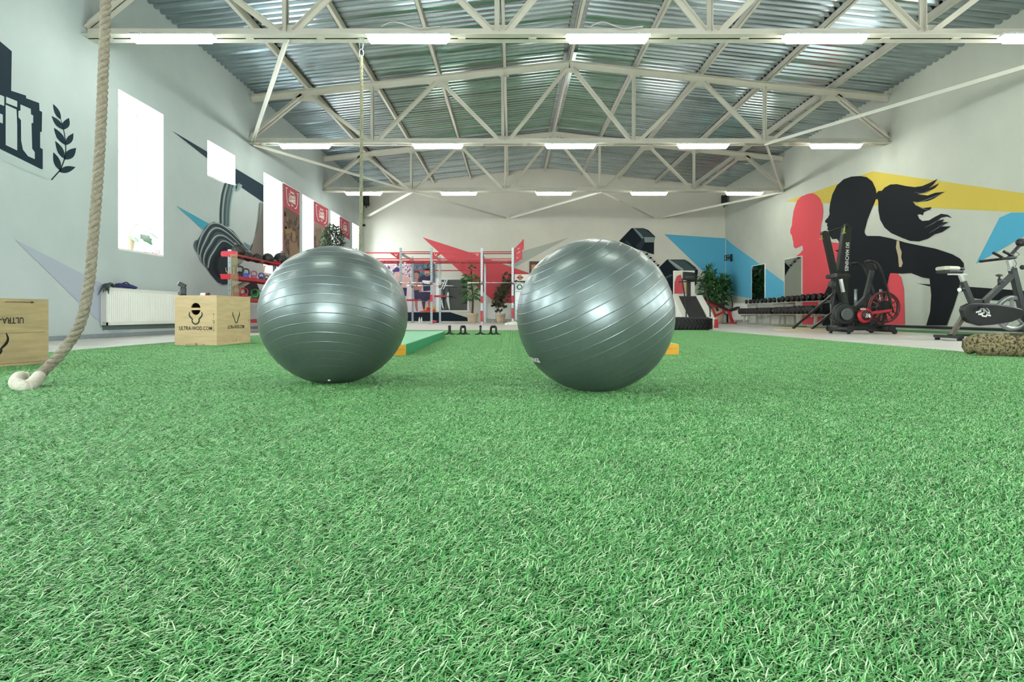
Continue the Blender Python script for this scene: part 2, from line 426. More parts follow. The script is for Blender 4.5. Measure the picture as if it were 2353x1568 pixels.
# ------------------------------------------------------------------ fluorescent lamps under the trusses
LAMP_H = pm('lamp_housing', '#dfe6da', 0.4)
LAMP_E = bpy.data.materials.new('lit_lamp_diffuser'); LAMP_E.use_nodes = True; nt = LAMP_E.node_tree; nt.nodes.clear()
e_ = nt.nodes.new('ShaderNodeEmission'); e_.inputs[0].default_value = (0.97, 1.0, 0.92, 1); e_.inputs[1].default_value = TUBE
o_ = nt.nodes.new('ShaderNodeOutputMaterial'); nt.links.new(e_.outputs[0], o_.inputs[0])
def lamp(loc, label):
    T = thing('fluorescent_lamp', label, 'lamp', loc, group='ceiling lamps')
    L = .63
    m = MB(); q = [(-L, -.08, 0), (L, -.08, 0), (L, .08, 0), (-L, .08, 0)]; q2 = [(-L + .02, -.05, .045), (L - .02, -.05, .045), (L - .02, .05, .045), (-L + .02, .05, .045)]
    fs = [(0, 1, 2, 3), (7, 6, 5, 4), (0, 4, 5, 1), (1, 5, 6, 2), (2, 6, 7, 3), (3, 7, 4, 0)]
    m.add(q + q2, fs).build('housing', LAMP_H, T)
    q2 = [(-L + .06, -.055, -.092), (L - .06, -.055, -.092), (L - .06, .055, -.092), (-L + .06, .055, -.092)]
    q = [(a * .995, b * .95, -.001) for a, b, _ in q]
    MB().add(q + q2, fs).build('diffuser', LAMP_E, T)
    for x in (-.45, .45): MB().box((x, -.084, 0), (.03, .008, .03)).build('clip', LAMP_H, T)
    for x in (-.4, .4): MB().box((x, .095, .03), (.03, .13, .012)).build('hanger', CREAM2, T)
    return T
l0 = None
rows = [(-2.62, 'behind'), (3.38, 'over'), (9.38, 'front'), (15.38, 'middle'), (21.44, 'rear')]
WHO = ['nearest the window wall', 'second from the window wall', 'in the centre', 'second from the mural wall', 'nearest the mural wall']
for y, rn in rows:
    for i, x in enumerate([XM + 3.28 * k for k in (-2, -1, 0, 1, 2)]):
        lb = 'lit fluorescent lamp under the %s truss, %s' % (rn, WHO[i]) if rn not in ('behind', 'over') else 'lit fluorescent lamp above and %s the viewer, %s' % ('behind' if rn == 'behind' else 'just ahead of', WHO[i])
        p = (x + (.27 if (rn == 'front' and i == 1) else 0), y, ZB - .07)
        if l0 is None: l0 = lamp(p, lb)
        else: dup(l0, p, 0, lb)
# cables along the front truss
for x0, x1, lb in ((-2.0, -1.1, 'thin cable drooping on the front truss above the second lamp'), (1.2, 2.0, 'thin cable looping on the front truss above the centre lamp')):
    pts = [(x0 + (x1 - x0) * t, 9.52, ZB + .14 + .09 * math.sin(t * 6.3) * (1 - t)) for t in [i / 16 for i in range(17)]]
    tag(MB().tube(pts, .008, 6).build('lamp_cable', CREAM2), lb, 'cable')

# ------------------------------------------------------------------ artificial turf
TX0, TX1, TY0, TY1 = -4.5, 4.45, -1.0, 14.3
struct(MB().bb((TX0, TY0, 0.0), (TX1, TY1, 0.006)).build('floor_turf_backing', pm('turf_backing', '#1f5a2c', 0.95, var=0.3, vs=120)))
struct(MB().bb((8.35, 6.0, 0.0), (9.44, 20.0, 0.008)).build('floor_turf_strip', pm('turf_strip_pile', '#5a9a55', 0.95, var=0.35, vs=160, bump=0.6, bs=200)))
tm = bpy.data.materials.new('turf_blades'); tm.use_nodes = True; nt = tm.node_tree; b_ = nt.nodes['Principled BSDF']
a_ = nt.nodes.new('ShaderNodeAttribute'); a_.attribute_name = 'tint'
r_ = nt.nodes.new('ShaderNodeValToRGB'); cr = r_.color_ramp
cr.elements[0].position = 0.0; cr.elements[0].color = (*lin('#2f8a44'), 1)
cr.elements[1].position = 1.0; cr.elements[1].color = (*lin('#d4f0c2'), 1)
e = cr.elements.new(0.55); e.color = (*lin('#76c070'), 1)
nt.links.new(a_.outputs['Fac'], r_.inputs['Fac'])
ge = nt.nodes.new('ShaderNodeNewGeometry'); nz = nt.nodes.new('ShaderNodeTexNoise'); nz.inputs['Scale'].default_value = 5.0; nz.inputs['Detail'].default_value = 3
nt.links.new(ge.outputs['Position'], nz.inputs['Vector'])
mr = nt.nodes.new('ShaderNodeMapRange'); mr.inputs['From Min'].default_value = .3; mr.inputs['From Max'].default_value = .7; mr.inputs['To Min'].default_value = 0.88; mr.inputs['To Max'].default_value = 1.07
nt.links.new(nz.outputs['Fac'], mr.inputs['Value'])
mc = nt.nodes.new('ShaderNodeVectorMath'); mc.operation = 'SCALE'
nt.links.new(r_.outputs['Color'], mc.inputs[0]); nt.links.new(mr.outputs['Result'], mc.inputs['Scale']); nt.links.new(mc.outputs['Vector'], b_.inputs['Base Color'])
b_.inputs['Roughness'].default_value = 0.45; b_.inputs['Specular IOR Level'].default_value = 0.3
TW = .45
def turf_tile(nb):
    rnd = random.Random(3); vs = []; fs = []; ti = []
    g = int(math.sqrt(nb)); nx = g
    for i in range(g):
        for j in range(g):
            x = (i + rnd.random()) / g * TW - TW / 2; y = (j + rnd.random()) / g * TW - TW / 2
            cl = math.sin(x * 150 + 2 * math.sin(y * 117)) + math.sin(y * 133 + 2.2 * math.sin(x * 101))   # tufts leaning together
            a = R(38) + math.pi * (rnd.random() < .5) + cl * .35 + rnd.gauss(0, 0.55); ln = rnd.uniform(.013, .026); lean = rnd.uniform(.85, 1.5); w = rnd.uniform(.0006, .0011)
            d = V((math.cos(a), math.sin(a), 0)); n = V((-d.y, d.x, 0)).lerp(V((0, 0, 1)), rnd.uniform(-.3, .3)).normalized() * w
            p0 = V((x, y, .004)); p1 = p0 + (d * math.sin(lean * .5) + V((0, 0, math.cos(lean * .5)))) * ln * .5
            p2 = p1 + (d * math.sin(min(1.62, lean * 1.25)) + V((0, 0, math.cos(min(1.62, lean * 1.25))))) * ln * .5
            o = len(vs); vs += [p0 - n, p0 + n, p1 + n, p1 - n, p2 + n * .5, p2 - n * .5]
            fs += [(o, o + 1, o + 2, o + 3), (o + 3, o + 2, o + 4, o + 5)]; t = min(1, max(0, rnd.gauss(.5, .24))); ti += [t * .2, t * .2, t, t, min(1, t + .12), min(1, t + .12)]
    me = bpy.data.meshes.new('artificial_turf'); me.from_pydata([tuple(p) for p in vs], [], fs)
    at_ = me.attributes.new('tint', 'FLOAT', 'POINT'); at_.data.foreach_set('value', ti)
    me.polygons.foreach_set('use_smooth', [True] * len(fs)); me.materials.append(tm); return me
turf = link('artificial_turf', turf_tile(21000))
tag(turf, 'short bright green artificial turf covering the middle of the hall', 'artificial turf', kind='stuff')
ng = bpy.data.node_groups.new('turf_spread', 'GeometryNodeTree')
ng.interface.new_socket('Geometry', in_out='INPUT', socket_type='NodeSocketGeometry'); ng.interface.new_socket('Geometry', in_out='OUTPUT', socket_type='NodeSocketGeometry')
gi = ng.nodes.new('NodeGroupInput'); go = ng.nodes.new('NodeGroupOutput')
g2i = ng.nodes.new('GeometryNodeGeometryToInstance'); iop = ng.nodes.new('GeometryNodeInstanceOnPoints'); gr = ng.nodes.new('GeometryNodeMeshGrid'); tr = ng.nodes.new('GeometryNodeTransform')
nX = int(round((TX1 - TX0) / TW)); nY = int(round((TY1 - TY0) / TW)); sx = (TX1 - TX0) / nX; sy = (TY1 - TY0) / nY
gr.inputs['Size X'].default_value = sx * (nX - 1); gr.inputs['Size Y'].default_value = sy * (nY - 1)
gr.inputs['Vertices X'].default_value = nX; gr.inputs['Vertices Y'].default_value = nY
tr.inputs['Translation'].default_value = ((TX0 + TX1) / 2, (TY0 + TY1) / 2, 0)
rv = ng.nodes.new('FunctionNodeRandomValue'); rv.data_type = 'INT'
rv.inputs[4].default_value = 0; rv.inputs[5].default_value = 1
mu = ng.nodes.new('ShaderNodeMath'); mu.operation = 'MULTIPLY'; mu.inputs[1].default_value = math.pi
cx_ = ng.nodes.new('ShaderNodeCombineXYZ'); k = ng.links.new
k(gi.outputs[0], g2i.inputs[0]); k(gr.outputs['Mesh'], tr.inputs['Geometry']); k(tr.outputs['Geometry'], iop.inputs['Points']); k(g2i.outputs[0], iop.inputs['Instance'])
k(rv.outputs[2], mu.inputs[0]); k(mu.outputs[0], cx_.inputs['Z']); k(cx_.outputs[0], iop.inputs['Rotation']); k(iop.outputs[0], go.inputs[0])
gmod = turf.modifiers.new('spread', 'NODES'); gmod.node_group = ng

# skirting
struct(MB().bb((XL, YF, 0), (XL + .012, YB, .07)).build('baseboard_left', pm('grey_skirting', '#8f9a9c', 0.6, var=.1)))
struct(MB().bb((XL, YB - .012, 0), (XR, YB, .07)).build('baseboard_back', pm('pale_skirting', '#c9c8bd', 0.6)))
tag(MB().tube([(XR - .06, 6, .09), (XR - .06, 18, .09)], .03, 10).build('heating_pipe', BLACKM), 'black heating pipe along the foot of the mural wall', 'pipe')
# ------------------------------------------------------------------ exercise balls
PEARL = pm('grey_pearl_vinyl', '#717d7a', 0.37, 0.68, var=0.05, vs=40, bump=0.02, bs=400, coat=0.2)
def exercise_ball(label, loc, rx, rz, tilt, roll, n=112):
    lats = set()
    K = 9; dl = R(7.4)
    for k in range(-K, K + 1):
        for e in (-.0115, -.0075, -.0036, -.0012, .0012, .0036, .0075, .0115): lats.add(round(k * dl + e, 5))
    for i in range(-60, 61): 
        t = i * R(1.5)
        if min(abs(t - k * dl) for k in range(-K, K + 1)) > .014: lats.add(round(t, 5))
    lats = sorted(lats); M = Matrix.Rotation(roll, 3, 'Y') @ Matrix.Rotation(tilt, 3, 'X')
    vs = []; fs = []
    for t in lats:
        d = min(abs(t - k * dl) for k in range(-K, K + 1)); rr = 1 + .0026 * math.exp(-(d / .0028) ** 2)
        for k in range(n):
            a = 2 * math.pi * k / n; p = M @ V((math.cos(t) * math.cos(a), math.cos(t) * math.sin(a), math.sin(t))) * rr
            vs.append(V((p.x * rx, p.y * rx, p.z * rz + .012 * max(0, -p.z - .97) / .03)))
    for i in range(len(lats) - 1):
        for k in range(n): fs.append((i * n + k, i * n + (k + 1) % n, (i + 1) * n + (k + 1) % n, (i + 1) * n + k))
    T = thing('exercise_ball', label, 'exercise ball', loc, group='exercise balls')
    MB().add([p + V((0, 0, rz)) for p in vs], fs, True).build('shell', PEARL, T)
    return T
B1 = exercise_ball('large grey ribbed exercise ball in front of the turf mat, ribs nearly level', (-.966, 3.39, .006), .393, .374, R(-24), R(-2.5))
B2 = exercise_ball('large grey ribbed exercise ball with slanting ribs and white print at its edge', (.405, 3.04, .006), .381, .372, R(7), R(-28))
MB().lathe([(.007, 0), (.007, .004), (0, .005)], ax=V((.05, -.42, -.9)), o=V((.02, -.17, .374 - .337)) * 1.0, n=12).build('valve_plug', WINK, B1)
def ball_print(T, body, rx, rz, lon, lat, size):
    me = text_mesh(body, size, 1.0, .001, 0, 'RIGHT')
    for v in me.vertices:
        a = lon + v.co.x / rx; e = lat + v.co.y / rz
        v.co = V((math.cos(e) * math.sin(a) * rx, -math.cos(e) * math.cos(a) * rx, rz + math.sin(e) * rz)) * 1.0
        c = V((0, 0, rz)); v.co = c + (v.co - c) * 1.011
    me.materials.clear(); me.materials.append(WINK); link('print', me, T)
ball_print(B2, 'SPRINGS', .381, .372, R(-60.5), R(-34), .034)

# ------------------------------------------------------------------ ropes
HEMP = pm('hemp_fibre', '#a89f8a', 0.95, var=0.22, vs=60, bump=0.7, bs=350)
COT = pm('cotton_whipping', '#e9e4d2', 0.95, var=0.1, vs=80, bump=0.6, bs=300)
def resample(P, step):
    out = [P[0]]; acc = 0
    for a, b in zip(P, P[1:]):
        L = (b - a).length; t = step - acc
        while t <= L: out.append(a + (b - a) * (t / L)); t += step
        acc = (acc + L) % step
    return out
def rope(T, path, r, pitch, mat, name='strand'):
    P = resample(smooth_path(path, 30), pitch / 12); U = None; fr = []
    for i, p in enumerate(P):
        d = (P[min(i + 1, len(P) - 1)] - P[max(i - 1, 0)]).normalized()
        U = basis(d)[0] if U is None else (U - d * U.dot(d)).normalized(); fr.append((p, U.copy(), d.cross(U)))
    for s in range(3):
        pts = []
        for i, (p, u, w) in enumerate(fr):
            a = 2 * math.pi * (i / 12 + s / 3); pts.append(p + (u * math.cos(a) + w * math.sin(a)) * r * .5)
        MB().tube(pts, r * .53, 8).build(name, mat, T)
    return P
T = thing('climbing_rope', 'thick pale hemp climbing rope hanging in front of the windows, end curled on the turf', 'rope', (0, 0, 0))
pp = [V((-2.2, 3.76, 4.62)), at(246, -260, 3.5), at(243, 0, 3.42), at(238, 150, 3.4), at(229, 350, 3.37), at(214, 550, 3.35), at(205, 650, 3.33), at(185, 742, 3.3), at(150, 800, 3.28), at(112, 842, 3.26), at(86, 868, 3.2)]
rope(T, pp, .027, .105, HEMP)
wp = [at(90, 866, 3.21), at(72, 884, 3.1), at(50, 888, 3.05), at(37, 880, 3.12), at(44, 868, 3.22), at(62, 869, 3.27)]
P = resample(smooth_path(wp, 20), .004)
MB().tube(P, [.029 + .0036 * math.sin(i * 1.35) for i in range(len(P))], 14).build('whipped_end', COT, T)
MB().tube([P[-1], P[-1] + (P[-1] - P[-3]).normalized() * .012], [.026, .02], 12).build('end_cap', BLACK, T)
T = thing('climbing_rope', 'climbing rope hanging from the front truss behind the ball beside the far windows', 'rope', (0, 0, 0))
rope(T, [at(830, 128, 9.58), at(831, 300, 9.58), at(830, 450, 9.58), at(828, 600, 9.58), V((-2.34, 9.6, .25)), V((-2.3, 9.55, .05))], .028, .16, pm('green_grey_hemp', '#9c9c80', .95, var=.2, vs=40, bump=.6, bs=250))
m = MB(); c = at(830, 100, 9.58)
m.tube([c + V((.03 * math.cos(a), 0, .1 * math.sin(a))) for a in [2 * math.pi * i / 20 for i in range(20)]], .008, 6, closed=True); m.build('shackle', CHROME, T)
m = MB(); c = at(830, 122, 9.58); m.tube([c + V((.032 * math.cos(a), 0, .06 * math.sin(a))) for a in [2 * math.pi * i / 20 for i in range(20)]], .012, 6, closed=True); m.build('thimble', CHROME, T)
MB().box(at(830, 87, 9.58), (.1, .03, .03)).build('beam_clamp', SILVER, T)

# ------------------------------------------------------------------ plywood jump boxes
PLY = pm('birch_plywood', '#cbb287', 0.6, var=0.14, vs=3.5, stretch=(1, 1, 7), bump=.05, bs=40)
PLY2 = pm('birch_plywood_old', '#a8946a', 0.6, var=0.22, vs=2.6, stretch=(1, 1, 9), bump=.06, bs=40)
HORN = pm('dark_green_stencil_ink', '#394236', 0.8)
def half_disc(cx, cz, r, up, n=14):
    return [(cx + r * math.cos(math.pi * i / n), cz + (r if up else -r) * math.sin(math.pi * i / n)) for i in range(n + 1)]
B = thing('jump_box', 'plywood jump box with round hand holes and antler stencil, beside the radiator', 'jump box', (-3.478, 7.33, .006), R(-5))
L_, W_, H_ = .52, .78, .6; t = .018
cx, r_h = -.26, .058
zc1, zc2 = H_ - .147, H_ - .174
q = [(-L_, zc1), (-L_, H_), (0, H_), (0, zc1)] + [(a, b) for a, b in half_disc(cx, zc1, r_h, True)]
m = MB().prism([V((a, 0, b)) for a, b in q], (0, t, 0))
q = [(-L_, zc2), (-L_, 0), (0, 0), (0, zc2)] + [(a, b) for a, b in half_disc(cx, zc2, r_h, False)]
m.prism([V((a, 0, b)) for a, b in q], (0, t, 0)); m.bb((-L_, 0, zc2), (0, t, zc1))
m.build('front_panel', PLY, B)
MB().bb((-t, t, 0), (0, W_, H_)).build('side_panel', PLY, B); MB().bb((-L_, t, 0), (-L_ + t, W_, H_)).build('side_panel', PLY, B)
MB().bb((-L_ + t, W_ - t, 0), (-t, W_, H_)).build('back_panel', PLY, B)
MB().bb((-L_ + t, t, H_ - t), (-t, W_ - t, H_ - .0005)).build('top_panel', PLY, B); MB().bb((-L_ + t, t, 0), (-t, W_ - t, t)).build('bottom_panel', PLY, B)
fx = lambda zx: -L_ + (zx - 70) / 1190 * L_
fz = lambda zy: H_ - (zy - 110) / 1370 * H_
ff = lambda x, y, d: V((fx(x), -d, fz(y)))
hp = PB(ff)
for s in (1, -1):
    X = lambda v: 667 + (v - 667) * s
    hp.stroke([(X(500), 550), (X(484), 610), (X(490), 660), (X(540), 720), (X(590), 765)], [10, 34, 40, 42, 16], ['#394236', '#394236'])
    hp.stroke([(X(568), 755), (X(568), 810), (X(600), 860), (667, 892)], [30, 36, 36, 34], ['#394236', '#394236'])
hp.stroke([(1185, 610), (1185, 740)], [6], ['#4a4634', '#4a4634'], 0); hp.stroke([(1185, 900), (1185, 1070)], [6], ['#4a4634', '#4a4634'], 0)
hp.fill([(1170, 630), (1200, 630), (1185, 590)], '#4a4634'); hp.fill([(1170, 1045), (1185, 1085), (1200, 1045)], '#4a4634')
hp.stroke([(420, 1435), (540, 1435)], [5], ['#4a4634', '#4a4634'], 0); hp.stroke([(840, 1435), (925, 1435)], [5], ['#4a4634', '#4a4634'], 0)
hp.fill([(900, 1422), (940, 1435), (900, 1448)], '#4a4634'); hp.fill([(430, 1422), (400, 1435), (430, 1448)], '#4a4634')
hp.build('antler_emblem', B)
text('lettering', 'ULTRA-WOD.COM', INK, B, (fx(663), 0, fz(1005)), (1, 0, 0), (0, 0, 1), .062, .78, .0008)
text('size_mark', '50', INK, B, (fx(680), 0, fz(1432)), (1, 0, 0), (0, 0, 1), .036); text('size_mark', '60', INK, B, (fx(1180), 0, fz(825)), (0, 0, 1), (-1, 0, 0), .038)
sy_ = lambda zx: (zx - 1265) / 970 * W_ * (1 + .12 * (1 - (zx - 1265) / 970)) * .97
sp = PB(lambda x, y, d: V((d, sy_(x), fz(y))))
for s in (1, -1):
    X = lambda v: 1790 + (v - 1790) * s
    sp.stroke([(X(1695), 550), (X(1690), 640), (X(1740), 740)], [8, 22, 20], ['#2a3320', '#2a3320']); sp.stroke([(X(1735), 730), (X(1750), 810), (1790, 872)], [16, 20, 24], ['#2a3320', '#2a3320'])
sp.stroke([(2210, 600), (2210, 720)], [5], ['#3a3a26', '#3a3a26'], 0); sp.stroke([(2210, 870), (2210, 1000)], [5], ['#3a3a26', '#3a3a26'], 0)
sp.stroke([(1650, 1385), (1750, 1375)], [5], ['#3a3a26', '#3a3a26'], 0); sp.stroke([(1850, 1365), (1940, 1358)], [5], ['#3a3a26', '#3a3a26'], 0)
sp.build('antler_emblem', B)
text('lettering', 'ULTRA-WOD.COM', INK, B, (0, sy_(1785), fz(985)), (0, 1, 0), (0, 0, 1), .058, .8, .0008)
text('size_mark', '75', INK, B, (0, sy_(1800), fz(1365)), (0, 1, 0), (0, 0, 1), .036); text('size_mark', '60', INK, B, (0, sy_(2210), fz(800)), (0, 0, 1), (0, -1, 0), .036)

B = thing('jump_box', 'old plywood jump box with upside-down stencil lettering, cut off by the picture edge', 'jump box', (-3.5, 4.70, .006), R(-14.5))
H2 = .49
MB().bb((-t, -.75, .245), (0, 0, H2)).build('upper_side_plank', PLY2, B); MB().bb((-t, -.75, .028), (0, 0, .243)).build('lower_side_plank', PLY2, B); MB().bb((-t, -.75, 0), (0, 0, .026)).build('bottom_rail', PLY2, B)
MB().bb((-.6, -.75, 0), (-.6 + t, 0, H2)).build('side_panel', PLY2, B); MB().bb((-.6 + t, -t, 0), (-t, 0, H2)).build('back_panel', PLY2, B)
MB().bb((-.6 + t, -.75, 0), (-t, -.75 + t, H2)).build('front_panel', PLY2, B); MB().bb((-.6 + t, -.75 + t, H2 - t), (-t, -t, H2 - .0005)).build('top_panel', PLY2, B)
text('lettering', 'ULTRA-WOD.COM', INK, B, (0, -.185, .335), (0, -1, 0), (0, 0, -1), .062, .8, .0008, align='LEFT')
hp = PB(lambda x, y, d: V((d, x, y)))
for s in (1, -1):
    X = lambda v: -.395 + v * s
    hp.stroke([(X(.085), .245), (X(.098), .205), (X(.085), .17), (X(.05), .135)], [.006, .016, .02, .012], ['#1c1b14', '#1c1b14']); hp.stroke([(X(.05), .14), (X(.048), .11), (X(0), .07)], [.013, .016, .016], ['#1c1b14', '#1c1b14'])
hp.stroke([(-.32, .465), (-.13, .465)], [.004], ['#2a281c', '#2a281c'], 0); hp.fill([(-.135, .472), (-.11, .465), (-.135, .458)], '#2a281c')
hp.build('antler_emblem', B)

# things standing on the boxes and the radiator
T = thing('camera_flash', 'small black camera flash unit standing on the plywood jump box', 'flash unit', (-3.945, 7.47, .607), R(20))
MB().box((0, 0, .006), (.07, .06, .012)).build('foot', BLACK, T, .003)
MB().box((0, 0, .055), (.06, .05, .085)).build('body', BLACK, T, .006)
MB().box((-.012, 0, .125), (.085, .055, .05), Matrix.Rotation(R(28), 3, 'Y')).build('head', BLACK, T, .006)
MB().box((-.053, 0, .148), (.006, .05, .042), Matrix.Rotation(R(28), 3, 'Y')).build('lens', WINK, T)
T = thing('tape_roll', 'small burgundy and white roll of tape lying on the jump box', 'tape', (at(470, 680, 7.9).x, 7.9, .607))
MB().cyl((-.045, 0, .024), (.02, 0, .024), .024, 18).build('paper_roll', WINK, T); MB().cyl((.021, 0, .024), (.06, 0, .024), .0235, 18).build('tape', pm('burgundy_tape', '#5e1830', .5), T)

# ------------------------------------------------------------------ radiators
def radiator(label, loc, rz, length, z0, z1, feet=True):
    T = thing('radiator', label, 'radiator', loc, rz)   # local: front towards -Y, x along the wall
    n = int(length / .05); P = []
    for i in range(n):
        x = .03 + (length - .06) * i / n; w = (length - .06) / n
        P += [(x, 0), (x + w * .15, -.010), (x + w * .55, -.010), (x + w * .7, 0)]
    P.append((length - .03, 0)); k = len(P); m = MB()
    vs = [V((x, y - .1, z)) for z in (z0 + .05, z1 - .05) for x, y in P]
    m.add(vs, [(i, i + 1, k + i + 1, k + i) for i in range(k - 1)]); m.bb((0, -.104, z0), (length, -.092, z0 + .05)); m.bb((0, -.104, z1 - .05), (length, -.092, z1)); m.bb((0, -.104, z0), (.03, -.092, z1)); m.bb((length - .03, -.104, z0), (length, -.092, z1))
    m.build('ribbed_panel', WHITE, T)
    MB().bb((0, -.091, z0), (.012, -.001, z1)).build('end_cover', pm('radiator_end_grey', '#c4c6bd', .5), T); MB().bb((length - .012, -.091, z0), (length, -.001, z1)).build('end_cover', pm('radiator_end_grey'), T)
    MB().bb((.013, -.091, z1 - .012), (length - .013, -.03, z1 - .002)).build('top_grille', WHITE, T)
    MB().bb((.02, -.029, z0 + .05), (length - .02, -.002, z1 - .05)).build('rear_panel', WHITE, T)
    for z in (z0 + .04, z1 - .045): MB().cyl((-.012, -.06, z), (0, -.06, z), .018, 14).build('plug', CHROME, T)
    if feet:
        for x in (.2, length - .2): MB().bb((x - .015, -.055, 0), (x + .015, -.04, z0 + .05)).build('foot', WHITE, T)
    return T
radiator('long white ribbed radiator under the first window behind the climbing rope', (XL + .012, 9.9, 0), R(90), 2.15, .205, .81, False)
# things on the radiator
T = thing('sports_gloves', 'dark grey gloves hanging over the radiator end', 'gloves', (XL + .09, 9.95, .812))
for i, (dx, dy, dz) in enumerate(((-.02, -.2, -.13), (.02, -.14, -.09), (.05, -.05, -.11))):
    MB().tube(smooth_path([V((dx * .3, .16, .02)), V((dx * .6, .05, .045 + .01 * i)), V((dx, -.05, .03)), V((dx, dy, dz))], 5), [.02] * 6 + [.028] * 5 + [.022, .018, .014, .008, .005], 8, flat=.6).build('glove', pm('dark_grey_knit', '#3f4c4f', .95, var=.2, vs=30), T)
T = thing('resistance_band_bundle', 'folded blue band bundle with pink tabs on top of the radiator', 'bands', (XL + .09, 10.22, .826))
MB().tube(smooth_path([V((0, -.05, .03)), V((0, .1, .035)), V((0, .3, .03)), V((0, .45, .012)), V((0, .53, .018))], 5), [.02] + [.04] * 5 + [.045] * 5 + [.035] * 5 + [.03, .02, .014, .01, .005], 10, flat=.8).build('band', pm('navy_fabric', '#1c2c66', .8, var=.15, vs=20), T)
for y in (.05, .2, .36): MB().box((.0, y, .068 - y * .05), (.05, .07, .014), Matrix.Rotation(.3 + y, 3, 'Z')).build('tab', pm('pink_fabric', '#c7506e', .8), T)
MB().tube(smooth_path([V((0, .1, .06)), V((.01, .2, .09)), V((0, .3, .06))], 5), .01, 8).build('loop', BLACK, T)
# second radiators
radiator('white radiator on the back wall behind the trailing plant', (on_back(1121, 700).x, YB - .012, 0), 0, 1.1, .16, .87)
radiator('white radiator in the far corner behind the red bench', (XR - .012, 26.4, 0), R(-90), 1.7, .12, .85)

# ------------------------------------------------------------------ plants
def leafm(m, base, tip, w, nrm, n=5, droop=0.0, split=0):
    base, tip, nrm = V(base), V(tip), V(nrm).normalized(); d = tip - base; s = d.cross(nrm).normalized()
    vs = []; fs = []
    for i in range(n + 1):
        u = i / n; ww = w * math.sin(math.pi * min(1, .06 + u * .94) ** .75) * .5
        if split and i % 2: ww *= .7
        c = base + d * u - V((0, 0, droop * u * u)); vs += [c - s * ww + nrm * ww * .25, c, c + s * ww + nrm * ww * .25]
    for i in range(n): fs += [(3 * i, 3 * i + 1, 3 * i + 4, 3 * i + 3), (3 * i + 1, 3 * i + 2, 3 * i + 5, 3 * i + 4)]
    m.add(vs, fs, True); return m
def pot(T, r, h, mat, soil=True):
    MB().lathe([(r * .72, 0), (r * .8, h * .3), (r * .95, h * .82), (r * 1.06, h * .84), (r * 1.06, h), (r * .92, h), (r * .9, h * .9)], n=24).build('pot', mat, T)
    if soil: MB().lathe([(r * .9, h * .88), (0, h * .9)], n=16).build('soil', SOIL, T)
GREEN1 = pm('fresh_leaf', '#1f5a16', .45, var=.2, vs=8); GREEN2 = pm('dark_leaf', '#3a6b34', .5, var=.35, vs=5); GREEN3 = pm('palm_leaf', '#4f7a44', .5, var=.3, vs=6); OLIVE = pm('olive_leaf', '#36452a', .5, var=.4, vs=9); STEM = pm('green_stem', '#7c8f4e', .6); BARK = pm('brown_bark', '#5b4632', .9, var=.2, vs=20)
T = thing('potted_plant', 'potted plant with big split leaves on the first window sill', 'plant', (-6.78, 10.98, 1.492))
pot(T, .115, .22, TERRA)
def P_(px, py, Y=10.95): return at(px, py, Y) - V(T.location)
for (bx, by), (tx, ty), w, sp_ in (((318, 512), (352, 528), .15, 1), ((308, 540), (338, 527), .14, 1), ((326, 540), (350, 562), .17, 1), ((338, 532), (368, 550), .035, 0), ((300, 530), (312, 508), .07, 0), ((300, 545), (322, 556), .09, 1)):
    b = P_(bx, by); q = P_(tx, ty, 10.75); leafm(MB(), b, q, w, (.5, -.8, .5), 7, .02, sp_).build('leaf', GREEN1, T)
    MB().tube(smooth_path([V((0, 0, .2)), (b + V((0, 0, .2))) / 2 + V((0, 0, .05)), b], 5), .007, 6).build('stalk', STEM, T)
T = thing('red_cord', 'thin red cord lying on the first window sill', 'cord', (-6.6, 11.35, 1.492))
MB().tube(smooth_path([V((0, -.2, .008)), V((0, 0, .012)), V((.01, .2, .05)), V((0, .27, .09)), V((0, .3, .04)), V((0, .2, .01)), V((0, .05, .012))], 5), .006, 6).build('cord', pm('dark_red_cord', '#8e2f3a', .7), T)
T = thing('potted_plant', 'small flowering pot plant on the sill above the kettlebell rack', 'plant', (-6.8, 16.85, 1.492))
pot(T, .12, .2, pm('orange_pot', '#d49a66', .7))
for i in range(12):
    a = i * 2.4; b = V((.03 * math.cos(a), .03 * math.sin(a), .2)); leafm(MB(), b, b + V((.14 * math.cos(a), .14 * math.sin(a), .18 + .06 * (i % 3))), .07, (0, 0, 1), 4, .02).build('leaf', GREEN1, T)
for i in range(3): MB().ball((.06 * math.cos(i * 2), .06 * math.sin(i * 2), .44), .035, 8, 6).build('flower', pm('red_petal', '#d0483c', .6), T)
def bushy(T, n, blob, size, mat, seed, shape=1.0):
    rnd = random.Random(seed); m = MB()
    for i in range(n):
        while True:
            q = V((rnd.uniform(-1, 1), rnd.uniform(-1, 1), rnd.uniform(-1, 1)))
            if .1 < q.length < 1: break
        c = V(blob[0]) + V((q.x * blob[1], q.y * blob[1], q.z * blob[2])); d = (V((rnd.gauss(0, 1), rnd.gauss(0, 1), rnd.gauss(-.2, .8))) + q * 1.2).normalized()
        s = size * rnd.uniform(.6, 1.2); leafm(m, c, c + d * s, s * .42, (rnd.gauss(0, .5), rnd.gauss(0, .5), 1), 3)
    o = m.build('foliage', mat, T); return stuff(o)
T = thing('potted_ficus', 'tall bushy ficus in front of the second banner beside the window', 'plant', (-5.95, 20.6, 0))
pot(T, .2, .36, TERRA); MB().tube([(0, 0, .3), (.02, 0, 1.2), (-.01, .02, 2.6)], [.03, .025, .015], 8).build('trunk', BARK, T)
bushy(T, 2600, ((0, 0, 2.75), .38, .62), .09, OLIVE, 5)

